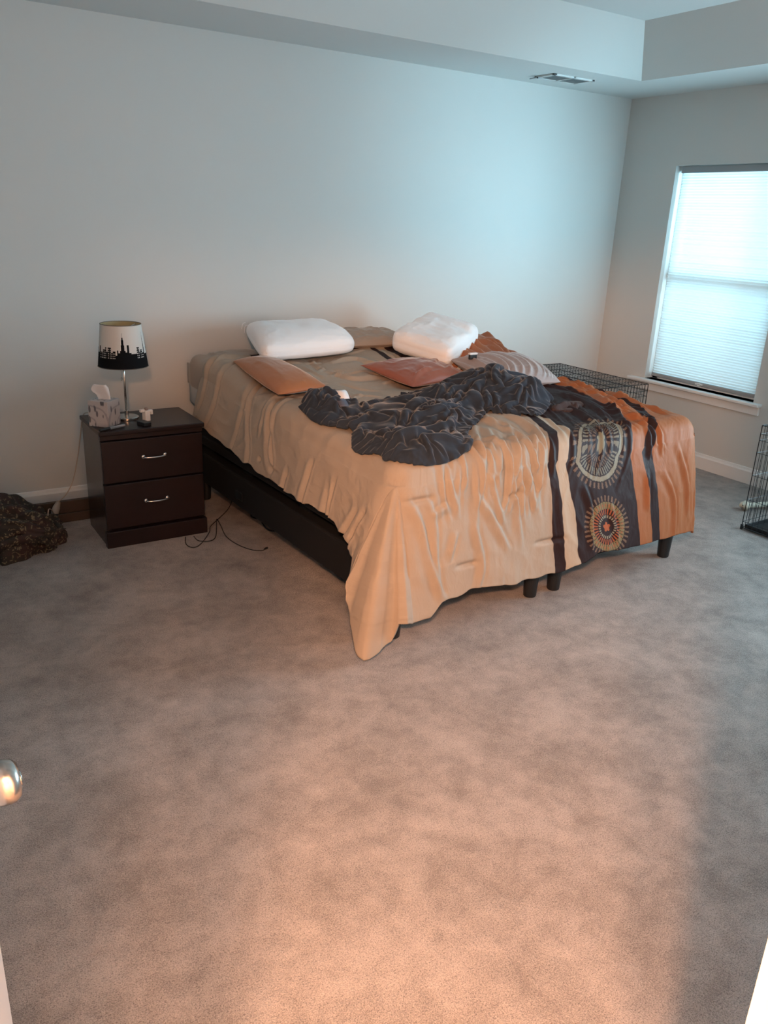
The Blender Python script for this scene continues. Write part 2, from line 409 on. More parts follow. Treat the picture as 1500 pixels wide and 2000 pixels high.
# mattress
def Zm(y): return 0.665 + 0.03*ss(0.2, 1.0, y) + 0.13*ss(1.0, 2.0, y)
def grid_faces(nr, nc, off=0, flip=False):
    i = np.arange(nr-1)[:, None]*nc + np.arange(nc-1)[None, :] + off
    q = np.stack([i, i+1, i+nc+1, i+nc], -1).reshape(-1, 4)
    return q[:, ::-1] if flip else q
M['sheet'] = simple('taupe_sheet', (0.32, 0.255, 0.205), 0.7, sheen=0.3, bump=0.05, bscale=900)
M['mattress'] = simple('mattress_white', (0.5, 0.48, 0.45), 0.8)
def slab(x0, x1, y0, y1, zlo, zhi, r, nx=60, ny=70, puff=0.0):
    """soft-edged closed slab in bed coordinates, zlo/zhi functions of y"""
    us = np.linspace(0, 1, nx); vs = np.linspace(0, 1, ny)
    X, Y = np.meshgrid(x0+(x1-x0)*us, y0+(y1-y0)*vs)
    ex = np.minimum(X-x0, x1-X); ey = np.minimum(Y-y0, y1-Y)
    a = np.clip(1-ex/r, 0, 1); b_ = np.clip(1-ey/r, 0, 1); rr = np.minimum(np.hypot(a, b_), 1)
    dr = r*(1-np.sqrt(np.clip(1-rr**2, 0, 1)))
    T = np.stack([X, Y, zhi(Y)-dr+puff], -1).reshape(-1, 3); Bt = np.stack([X, Y, zlo(Y)+dr], -1).reshape(-1, 3)
    n = nx*ny; f = [tuple(q) for q in grid_faces(ny, nx)] + [tuple(q) for q in grid_faces(ny, nx, n, True)]
    ring = list(range(nx)) + [k*nx+nx-1 for k in range(1, ny)] + list(range((ny-1)*nx+nx-2, (ny-1)*nx-1, -1)) + [k*nx for k in range(ny-2, 0, -1)]
    for k in range(len(ring)):
        p, q = ring[k], ring[(k+1) % len(ring)]; f.append((p, p+n, q+n, q))
    return np.concatenate([T, Bt]), f
zl = lambda y: 0.417 + 0.10*ss(1.0, 2.0, y)
v, f = slab(0.105, 1.865, 0.015, 2.02, zl, lambda y: Zm(y)-0.01, 0.05)
mt_o = obj('mattress', Bn(v), f, M['mattress'], None, True, base=B(0.98, 1.0, 0.42))
finish(mt_o, 'thick white mattress lying under the sheet and the striped comforter', 'mattress')
# fitted sheet with wrinkles at the head
v, f = slab(0.10, 1.87, 0.02, 2.03, lambda y: zl(y)+0.09, Zm, 0.06, 150, 170)
x, y, z = v[:, 0], v[:, 1], v[:, 2]
wr = 0.012*ridge(x*5+0.8*fbm(x*3, y*3, 0), y*2.2, 1.3) * ss(1.3, 1.7, y)
v[:, 2] += wr*(z > 0.7); v[:, 2] += 0.03*np.exp(-((x-1.2)/0.25)**2)*ss(1.75, 2.0, y)
sh = obj('fitted_sheet', Bn(v), f, M['sheet'], None, True, base=B(0.98, 1.0, 0.5))
finish(sh, 'taupe fitted sheet showing at the wall end of the bed', 'sheet')

# ------------------------------------------------------------ comforter
xl, xr, yb0, yh = 0.085, 1.885, -0.005, 1.76
Rr = 0.085
def Ztop(x, y):
    z = 0.735 + 0.02*ss(0.1, 0.8, y) + 0.075*ss(1.0, 1.8, y)
    return z + 0.010*fbm(x*2.1, y*2.3, 3.1, 2)
nL, nT, nR, nF, nY = 62, 290, 46, 96, 270
colk = np.concatenate([-np.linspace(1, 0, nL, endpoint=False), np.linspace(0, 1, nT), 1+np.linspace(0, 1, nR+1)[1:]])
rowk = np.concatenate([-np.linspace(1, 0, nF, endpoint=False), np.linspace(0, 1, nY)])
CU, RV = np.meshgrid(colk, rowk)
X0 = xl+(xr-xl)*np.clip(CU, 0, 1); Y0 = yb0+(yh-yb0)*np.clip(RV, 0, 1)
qL = np.clip(-CU, 0, 1); qR = np.clip(CU-1, 0, 1); qF = np.clip(-RV, 0, 1)
# top with rounded shoulders
aL = np.clip(1-(X0-xl)/Rr, 0, 1); aR = np.clip(1-(xr-X0)/Rr, 0, 1); bF = np.clip(1-(Y0-yb0)/Rr, 0, 1)
ax = aL-aR; hy = np.hypot(ax, bF); rr = np.minimum(hy, 1)
sc = np.where(hy > 1, 1/np.maximum(hy, 1e-6), 1)
PX = np.where(aL > 0, xl+Rr-Rr*aL*sc, np.where(aR > 0, xr-Rr+Rr*aR*sc, X0)); PY = np.where(bF > 0, yb0+Rr-Rr*bF*sc, Y0)
PZ = Ztop(X0, Y0) - Rr*(1-np.sqrt(np.clip(1-rr**2, 0, 1)))
# hem as function of the perimeter parameter: left side p=-y, corner 0..1, foot 1+(x-xl), right corner, right side
qm = np.maximum(np.maximum(qL, qR), qF)
isC = (qL > 0) & (qF > 0); phi = np.where(qL >= qF, 0.5*qF/np.maximum(qL, 1e-9), 1-0.5*qL/np.maximum(qF, 1e-9))
isCR = (qR > 0) & (qF > 0); phr = np.where(qF >= qR, 0.5*qR/np.maximum(qF, 1e-9), 1-0.5*qF/np.maximum(qR, 1e-9))
p = np.where(isC, phi, np.where((qL > 0), -(Y0-yb0), 0)); wf = xr-xl
p = np.where((qF > 0) & ~isC & ~isCR, 1+(X0-xl), p); p = np.where(isCR, 1+wf+phr*0.5, p); p = np.where((qR > 0) & ~isCR, 1.5+wf+(Y0-yb0), p)
HEM = [  # p, x, y, z
 (-1.77, 0.02, 1.775, 0.53), (-1.64, 0.01, 1.64, 0.515), (-1.4, 0.015, 1.40, 0.482), (-1.1, 0.02, 1.1, 0.455), (-0.8, 0.025, 0.80, 0.432), (-0.40, 0.03, 0.40, 0.430), (-0.32, 0.03, 0.32, 0.425), (-0.19, 0.02, 0.20, 0.375), (-0.08, 0.0, 0.13, 0.335),
 (0.0, -0.03, 0.10, 0.28), (0.15, -0.06, 0.083, 0.195), (0.28, -0.065, 0.04, 0.12), (0.40, -0.06, -0.018, 0.045), (0.50, -0.06, -0.064, 0.010), (0.62, 0.0, -0.082, 0.033), (0.74, 0.055, -0.078, 0.058), (0.84, 0.073, -0.07, 0.130), (1.0, 0.14, -0.085, 0.128),
 (1.14, 0.225, -0.085, 0.132), (1.20, 0.28, -0.08, 0.172), (1.33, 0.42, -0.07, 0.190), (1.65, 0.735, -0.075, 0.168), (1.81, 0.893, -0.08, 0.159), (1.98, 1.067, -0.085, 0.178), (2.07, 1.154, -0.08, 0.205), (2.38, 1.465, -0.08, 0.196), (2.60, 1.68, -0.075, 0.185), (2.80, 1.87, -0.06, 0.165),
 (3.05, 1.925, -0.02, 0.15), (3.3, 1.945, 0.06, 0.19), (3.6, 1.95, 0.25, 0.26), (4.2, 1.95, 0.9, 0.30), (5.1, 1.95, 1.78, 0.33)]
HEM = np.array(HEM); hp = HEM[:, 0]
hx, hy_, hz = (np.interp(p, hp, HEM[:, k]) for k in (1, 2, 3))
q = qm; g = q**0.75
SX = PX+(hx-PX)*g; SY = PY+(hy_-PY)*g; SZ = PZ+(hz-PZ)*q
sk = q > 0
gx = np.where(sk, SX, PX); gy = np.where(sk, SY, PY); gz = np.where(sk, SZ, PZ)
# flat cloth coordinates
drop = np.where(sk, PZ-gz, 0)
fs = np.where(qL > 0, xl-drop, np.where(qR > 0, xr+drop, X0)); ft = np.where(qF > 0, yb0-drop, Y0)
fs = np.where((qF > 0) & ~isC & ~isCR, gx, fs)
def gnormals(x, y, z):
    P = np.stack([x, y, z], -1); du = np.gradient(P, axis=1); dv = np.gradient(P, axis=0)
    n = np.cross(du, dv); return n/np.maximum(np.linalg.norm(n, axis=-1, keepdims=True), 1e-9)
def blur(N, k=6):
    for _ in range(k):
        P = np.pad(N, ((1, 1), (1, 1), (0, 0)), 'edge'); N = (P[1:-1, 1:-1]*2+P[:-2, 1:-1]+P[2:, 1:-1]+P[1:-1, :-2]+P[1:-1, 2:])/6
    return N/np.maximum(np.linalg.norm(N, axis=-1, keepdims=True), 1e-9)
FOOT = [[(0.735, 0.334), (0.518, 0.03), (0.459, -0.1), (0.464, -0.27)], [(0.727, 0.24), (0.583, -0.001), (0.558, -0.052)], [(0.861, 0.274), (0.703, 0.024), (0.655, -0.066), (0.681, -0.222), (0.709, -0.361)], [(0.799, 0.158), (0.688, -0.007), (0.727, -0.141)], [(0.751, 0.045), (0.731, -0.013), (0.776, -0.127), (0.787, -0.24)], [(0.977, 0.22), (0.849, -0.003), (0.837, -0.049)], [(0.453, 0.062), (0.375, -0.026), (0.363, -0.167)], [(0.236, -0.13), (0.32, -0.099)], [(0.205, -0.021), (0.251, -0.148), (0.252, -0.313), (0.282, -0.47)], [(0.078, -0.012), (0.028, -0.11), (-0.002, -0.262), (-0.021, -0.462)], [(0.129, -0.03), (0.192, -0.158), (0.229, -0.33), (0.305, -0.498)], [(0.862, 0.429), (0.798, 0.254), (0.799, 0.158)], [(0.485, -0.104), (0.549, -0.199), (0.636, -0.347)], [(0.355, -0.207), (0.315, -0.326)], [(0.441, -0.181), (0.487, -0.361), (0.461, -0.489)], [(1.047, -0.122), (1.102, -0.246), (1.105, -0.438)], [(1.228, -0.219), (1.288, -0.424)], [(1.595, -0.127), (1.695, -0.291), (1.711, -0.503)], [(1.698, -0.017), (1.795, -0.229), (1.827, -0.417)], [(1.482, -0.112), (1.493, -0.31)]]
TOPF = [[(0.95, 0.375), (0.944, 0.22), (0.878, 0.058)], [(0.805, 0.366), (0.828, 0.224), (0.777, 0.015)], [(0.706, 1.531), (0.906, 1.533), (0.941, 1.281)], [(0.632, 1.406), (0.686, 1.237), (0.849, 1.243)], [(1.815, 0.769), (1.761, 0.573), (1.711, 0.392), (1.665, 0.225)], [(1.734, 0.655), (1.697, 0.464), (1.519, 0.15)], [(1.905, 0.777), (1.864, 0.557), (1.788, 0.294)], [(1.709, 0.526), (1.567, 0.268), (1.391, 0.013)], [(1.869, 0.598), (1.815, 0.413), (1.739, 0.191)], [(1.528, 0.604), (1.512, 0.415), (1.435, 0.155)], [(1.377, 0.474), (1.356, 0.304), (1.269, 0.07)]]
SIDEF = [[(0.395, 1.9), (0.052, 1.67), (-0.118, 1.73)], [(0.40, 1.75), (0.061, 1.528), (-0.171, 1.597)], [(0.374, 1.464), (0.135, 1.24), (-0.081, 1.09), (-0.213, 1.123)], [(0.338, 1.479), (0.09, 1.26), (-0.15, 1.281)], [(0.389, 1.191), (0.218, 1.083), (-0.053, 0.871), (-0.174, 0.882)], [(0.338, 1.151), (0.137, 1.005), (-0.083, 0.896), (-0.105, 0.798)], [(-0.05, 0.726), (-0.231, 0.745)], [(0.036, 0.362), (-0.254, 0.374)], [(-0.0, 0.40), (-0.269, 0.386)], [(-0.02, 0.084), (-0.261, 0.199)], [(-0.04, 0.153), (-0.293, 0.293)], [(0.05, 0.55), (-0.2, 0.56)]]
rs = np.random.RandomState(11)
gath = []
for k in range(46):     # gathers running over the foot shoulder of the beige part
    s0 = 0.30+0.58*rs.rand(); l = 0.12+0.22*rs.rand(); t0 = 0.05+0.12*rs.rand()
    dx = 0.10*(rs.rand()-0.3)
    gath.append([(s0+dx, t0), (s0+0.02*rs.randn(), t0-l*0.5), (s0-dx*0.3+0.02*rs.randn(), t0-l)])
gath2 = []
for k in range(60):     # crumples along the orange stripes, running up the bed
    t0 = 0.05+0.85*rs.rand(); s0 = 1.50+0.26*min(1, t0/0.5)+0.16*rs.randn()*0.5; l = 0.07+0.16*rs.rand(); a = 1.2+0.9*rs.rand()
    gath2.append([(s0, t0), (s0-0.5*l*math.cos(a), t0-0.5*l*math.sin(a)+0.01*rs.randn()), (s0-l*math.cos(a), t0-l*math.sin(a))])
gath3 = []
for k in range(46):     # soft wrinkles on the left half of the top
    t0 = 0.9+0.85*rs.rand(); s0 = 0.15+1.1*rs.rand(); l = 0.08+0.2*rs.rand(); a = rs.rand()*3.14
    gath3.append([(s0, t0), (s0-0.5*l*math.cos(a)+0.01*rs.randn(), t0-0.5*l*math.sin(a)+0.01*rs.randn()), (s0-l*math.cos(a), t0-l*math.sin(a))])
gath4 = []
for k in range(30):     # long faint creases on the brown panel
    t0 = 0.15+0.5*rs.rand(); s0 = 1.02+0.4*rs.rand()+0.25*t0; l = 0.15+0.25*rs.rand()
    gath4.append([(s0, t0), (s0-0.25*l, t0-0.5*l), (s0-0.55*l, t0-l)])
def fold_total(s_, t_):
    h = folds(s_, t_, FOOT, 0.008, 0.015, 0.35) + folds(s_, t_, TOPF, 0.013, 0.017, 0.3) + folds(s_, t_, SIDEF, -0.010, 0.012, 0.5)
    h += folds(s_, t_, gath, 0.0065, 0.010) + folds(s_, t_, gath2, 0.009, 0.011, 0.3) + folds(s_, t_, gath3, 0.006, 0.012, 0.3) + folds(s_, t_, gath4, 0.004, 0.009)
    return h
hd = fold_total(fs, ft)
wx = fs+0.15*fbm(fs*2, ft*2, 0.5, 2); wy = ft+0.15*fbm(fs*2, ft*2, 7.5, 2)
hd += 0.010*fbm(wx*4, wy*3, 2.2, 2)*(1-0.4*sk) + 0.0022*ridge(wx*16, wy*9, 4.4, 2)
# hanging folds
par = p*1.0
hang = np.sin(par*9+2.2*noise3(par*2.1, 0.3, 0.2))*0.5 + 0.6*noise3(par*5.2, 1.7, 0.4)
hd += sk*(q**0.9)*hang*np.where(isC, 0.010, 0.009)
hd += isC*q*0.022*np.cos(phi*2*math.pi*2.0+0.6)*np.where(phi < 0.08, phi/0.08, 1)*np.where(phi > 0.92, (1-phi)/0.08, 1)
# puffy quilting: stitched tucks
for (s1, t1, s2, t2) in ((0.14, -0.07, 0.24, -0.055), (0.62, -0.12, 0.70, -0.11), (0.36, -0.36, 0.45, -0.345), (0.80, -0.35, 0.93, -0.34), (-0.10, 0.95, -0.08, 1.03), (0.30, 0.3, 0.38, 0.32), (0.25, 1.0, 0.33, 1.0)):
    hd -= 0.014*np.exp(-(((ft-(t1+t2)/2)/0.010)**2)) * np.exp(-(((fs-(s1+s2)/2)/(abs(s2-s1)*0.6))**4))
N = blur(gnormals(gx, gy, gz), 8)
# scalloped hem
hemw = ss(0.90, 1.0, q)*sk
P3 = np.stack([gx, gy, gz], -1) + N*(hd+0.006)[..., None]
P3[..., 2] += -0.010*hemw*noise3(par*14, 0.2, 0.9)
P3[..., 2] = np.maximum(P3[..., 2], 0.008)
# raised turned-over head edge
he = np.exp(-((RV-0.985)/0.02)**2)*(qF == 0)*(q == 0)
P3[..., 2] += 0.022*he + 0.012*he*noise3(fs*9, 0.1, 0.5)
P3[..., 1] += (0.05*noise3(fs*2.2, 0.7, 0.1) - 0.10*np.exp(-((fs-0.05)/0.15)**2)*0)*ss(0.8, 1.0, RV)
tt = [-0.5, -0.03, 0.1, 0.3, 0.5, 0.75, 1.7]
BT = np.array([[.903,.963,1.045,1.452,1.546,1.60],[.85,.90,.955,1.36,1.45,1.52],[.94,1.0,1.08,1.48,1.60,1.66],[1.02,1.07,1.11,1.59,1.71,1.76],[1.05,1.09,1.14,1.63,1.77,1.81],[1.07,1.11,1.16,1.66,1.82,1.85],[1.10,1.14,1.20,1.66,1.80,1.84]])
BF_ = np.array([.85, .90, .96, 1.36, 1.45, 1.52])
bnd = np.stack([np.interp(ft, tt, BT[:, k]) for k in range(6)], -1)
U = np.where(fs < bnd[..., 0], fs-bnd[..., 0]+BF_[0], fs-bnd[..., 5]+BF_[5])
for k in range(5):
    mk = (fs >= bnd[..., k]) & (fs <= bnd[..., k+1])
    U = np.where(mk, BF_[k]+(fs-bnd[..., k])/(bnd[..., k+1]-bnd[..., k])*(BF_[k+1]-BF_[k]), U)
mt, nt, b = newmat('striped_comforter'); M['comf'] = mt; nm = NM(nt)
uvn = nt.nodes.new('ShaderNodeUVMap'); uvn.uv_map = 'flat'
sep = nt.nodes.new('ShaderNodeSeparateXYZ'); nt.links.new(uvn.outputs[0], sep.inputs[0])
u, v_ = sep.outputs[0], sep.outputs[1]
wn = nt.nodes.new('ShaderNodeTexNoise'); wn.inputs['Scale'].default_value = 9; nt.links.new(uvn.outputs[0], wn.inputs['Vector'])
uw = nm.m('ADD', u, nm.m('MULTIPLY', nm.m('SUBTRACT', wn.outputs[0], 0.5), 0.028))
BEI, BRN, ORG, LBE = (0.36, 0.290, 0.228), (0.026, 0.0135, 0.0135), (0.31, 0.110, 0.044), (0.42, 0.34, 0.26)
c = nm.mix(nm.step(uw, 0.85), BEI, BRN); c = nm.mix(nm.step(uw, 0.90), c, LBE); c = nm.mix(nm.step(uw, 0.96), c, BRN)
c = nm.mix(nm.step(uw, 1.36), c, ORG); c = nm.mix(nm.step(uw, 1.45), c, BRN); c = nm.mix(nm.step(uw, 1.52), c, ORG)
# brown border near the head hem
c = nm.mix(nm.m('MULTIPLY', nm.step(v_, 1.705), nm.step(u, 0.088, 0.006)), c, BRN)
def medal(c, cu, cv, R, cols, lobes):
    du = nm.m('SUBTRACT', u, cu); dv = nm.m('SUBTRACT', v_, cv)
    wn2 = nt.nodes.new('ShaderNodeTexNoise'); wn2.inputs['Scale'].default_value = 160; nt.links.new(uvn.outputs[0], wn2.inputs['Vector'])
    r = nm.m('SQRT', nm.m('ADD', nm.m('MULTIPLY', du, du), nm.m('MULTIPLY', dv, dv)))
    r = nm.m('DIVIDE', r, R); th = nm.m('ARCTAN2', dv, du)
    rw = nm.m('ADD', r, nm.m('MULTIPLY', nm.m('SUBTRACT', wn2.outputs[0], 0.5), 0.10))
    th2 = nm.m('ADD', th, nm.m('MULTIPLY', wn2.outputs[0], 0.05))
    for (r0, r1, n, duty, col, al) in cols:
        msk = nm.band(rw, r0, r1, 0.012)
        if n:
            sv = nm.m('SINE', nm.m('MULTIPLY', th2, float(n))); msk = nm.m('MULTIPLY', msk, nm.step(sv, duty, 0.25))
        c = nm.mix(nm.m('MULTIPLY', msk, al), c, col)
    fl = nm.m('ADD', 0.17, nm.m('MULTIPLY', nm.m('SINE', nm.m('MULTIPLY', th, float(lobes))), 0.035))
    return c, nm.m('SUBTRACT', 1.0, nm.step(nm.m('SUBTRACT', rw, fl), 0.0, 0.015))
IV, TN, RST, OLV = (0.26, 0.235, 0.175), (0.17, 0.105, 0.07), (0.34, 0.10, 0.045), (0.20, 0.15, 0.075)
c, fm = medal(c, 1.150, 0.015, 0.135, [(0.27, 0.42, 22, 0.1, TN, 0.75), (0.45, 0.60, 34, 0.0, TN, 0.65), (0.62, 0.86, 46, 0.1, IV, 0.6), (0.90, 1.05, 0, 0, IV, 0.85), (1.10, 1.30, 40, 0.25, TN, 0.8)], 7)
c = nm.mix(fm, c, (0.20, 0.16, 0.10))
c, fm = medal(c, 1.150, -0.335, 0.115, [(0.24, 0.34, 20, 0.2, BRN, 0.8), (0.36, 0.47, 26, -0.2, IV, 0.9), (0.50, 0.72, 34, 0.0, RST, 0.85), (0.72, 1.0, 44, -0.85, OLV, 0.95), (0.80, 0.92, 30, 0.2, RST, 0.6), (1.03, 1.25, 38, 0.25, TN, 0.85)], 5)
c = nm.mix(fm, c, (0.32, 0.085, 0.03))
nt.links.new(c, b.inputs['Base Color'])
b.inputs['Roughness'].default_value = 0.58; b.inputs['Sheen Weight'].default_value = 0.0; b.inputs['Sheen Roughness'].default_value = 0.4
b.inputs['Specular IOR Level'].default_value = 0.14
fn = nt.nodes.new('ShaderNodeTexNoise'); fn.inputs['Scale'].default_value = 38; fn.inputs['Detail'].default_value = 5; fn.inputs['Distortion'].default_value = 0.8
mpg = nt.nodes.new('ShaderNodeMapping'); mpg.inputs['Scale'].default_value = (1, 0.45, 1); nt.links.new(uvn.outputs[0], mpg.inputs[0]); nt.links.new(mpg.outputs[0], fn.inputs['Vector'])
bp = nt.nodes.new('ShaderNodeBump'); bp.inputs['Strength'].default_value = 0.35; bp.inputs['Distance'].default_value = 0.006
nt.links.new(fn.outputs[0], bp.inputs['Height']); nt.links.new(bp.outputs[0], b.inputs['Normal'])
nr, nc = P3.shape[:2]
Fg = grid_faces(nr, nc)
def grid_obj(name, P, Fq, mat, parent, base, uv=None, world=False):
    Q = P.reshape(-1, 3); Q = Q if world else Bn(Q)
    off = np.array(wloc(parent)) + np.array(base)
    me = bpy.data.meshes.new(name); n = len(Q)
    me.vertices.add(n); me.vertices.foreach_set('co', (Q-off).astype(np.float32).ravel())
    me.loops.add(Fq.size); me.loops.foreach_set('vertex_index', Fq.astype(np.int32).ravel())
    me.polygons.add(len(Fq)); me.polygons.foreach_set('loop_start', np.arange(0, Fq.size, 4, dtype=np.int32)); me.polygons.foreach_set('loop_total', np.full(len(Fq), 4, dtype=np.int32))
    me.polygons.foreach_set('use_smooth', np.ones(len(Fq), dtype=bool))
    if uv is not None:
        l = me.uv_layers.new(name='flat'); l.data.foreach_set('uv', uv.reshape(-1, 2)[Fq.ravel()].astype(np.float32).ravel())
    me.materials.append(mat); me.update(); me.validate()
    o = bpy.data.objects.new(name, me); COL.objects.link(o); o.location = base
    if parent is not None: o.parent = parent
    return o
comf = grid_obj('comforter', P3, Fg, M['comf'], None, B(0.98, 0.9, 0.7), np.stack([U, ft], -1))
md = comf.modifiers.new('s', 'SOLIDIFY'); md.thickness = 0.012; md.offset = -1
finish(comf, 'beige, brown and orange striped comforter with two embroidered suns draped over the bed', 'comforter')

# ------------------------------------------------------------ fleece blanket (a heap, traced outline)
def Zsurf(x, y):
    aL = np.clip(1-(x-xl)/Rr, 0, 1); bF2 = np.clip(1-(y-yb0)/Rr, 0, 1); r2 = np.minimum(np.hypot(aL, bF2), 1)
    z = Ztop(x, y) - Rr*(1-np.sqrt(np.clip(1-r2*r2, 0, 1)))
    return z - 2.5*np.clip(yb0-y, 0, 1) - 2.5*np.clip(xl-x, 0, 1)
def polysdf(x, y, P):
    d = np.full(x.shape, 1e9); inside = np.zeros(x.shape, bool); n = len(P)
    for i in range(n):
        a = P[i]; b_ = P[(i+1) % n]; e_ = b_-a
        t = np.clip(((x-a[0])*e_[0]+(y-a[1])*e_[1])/(e_@e_), 0, 1)
        d = np.minimum(d, np.hypot(x-a[0]-t*e_[0], y-a[1]-t*e_[1]))
        c_ = (a[1] > y) != (b_[1] > y)
        inside ^= c_ & (x < (b_[0]-a[0])*(y-a[1])/(b_[1]-a[1]+1e-12)+a[0])
    return np.where(inside, d, -d)
def heap(name, outline, hfun, extra, mat, base, step=0.0065, w=0.05, zs=Zsurf, wob=0.006):
    P = np.array([tuple(q)[:2] for q in smoothcurve([(a, b_, 0) for a, b_ in list(outline)+[outline[0]]], 4)][:-1])
    x0_, y0_ = P.min(0)-0.03; x1_, y1_ = P.max(0)+0.03
    X, Y = np.meshgrid(np.arange(x0_, x1_, step), np.arange(y0_, y1_, step))
    Xw = X+wob*noise3(X*14, Y*14, 1.1); Yw = Y+wob*noise3(X*14, Y*14, 9.1)
    d = polysdf(Xw, Yw, P)
    h = hfun(X, Y); ed = np.sqrt(np.clip(1-(1-np.clip(d/w, 0, 1))**2, 0, 1))
    Z = zs(X, Y) + 0.004 + h*ed + extra(X, Y)*ed
    Z = np.where(d < 0, zs(X, Y)-0.02, Z)
    keep = d > -step*1.5
    # lateral push so that rims bulge outward
    dd0 = polysdf(X, Y, P)
    for _ in range(6): dd0 = (dd0*2+np.roll(dd0, 1, 0)+np.roll(dd0, -1, 0)+np.roll(dd0, 1, 1)+np.roll(dd0, -1, 1))/6
    gy_, gx_ = np.gradient(dd0, step); push = 0.014*ed*(1-ed)*4
    X2 = X - gx_*push; Y2 = Y - gy_*push
    idx = -np.ones(X.shape, int); idx[keep] = np.arange(keep.sum())
    Q = np.stack([X2, Y2, Z], -1)[keep]
    a, b_, c_, d_ = idx[:-1, :-1], idx[:-1, 1:], idx[1:, 1:], idx[1:, :-1]
    ok = (a >= 0) & (b_ >= 0) & (c_ >= 0) & (d_ >= 0)
    Fq = np.stack([a[ok], b_[ok], c_[ok], d_[ok]], -1)
    return grid_obj(name, Q, Fq, mat, None, base)
M['fleece'] = simple('charcoal_fleece', (0.030, 0.036, 0.047), 0.95, sheen=0.22, spec=0.05, bump=0.15, bscale=700, srough=0.35)
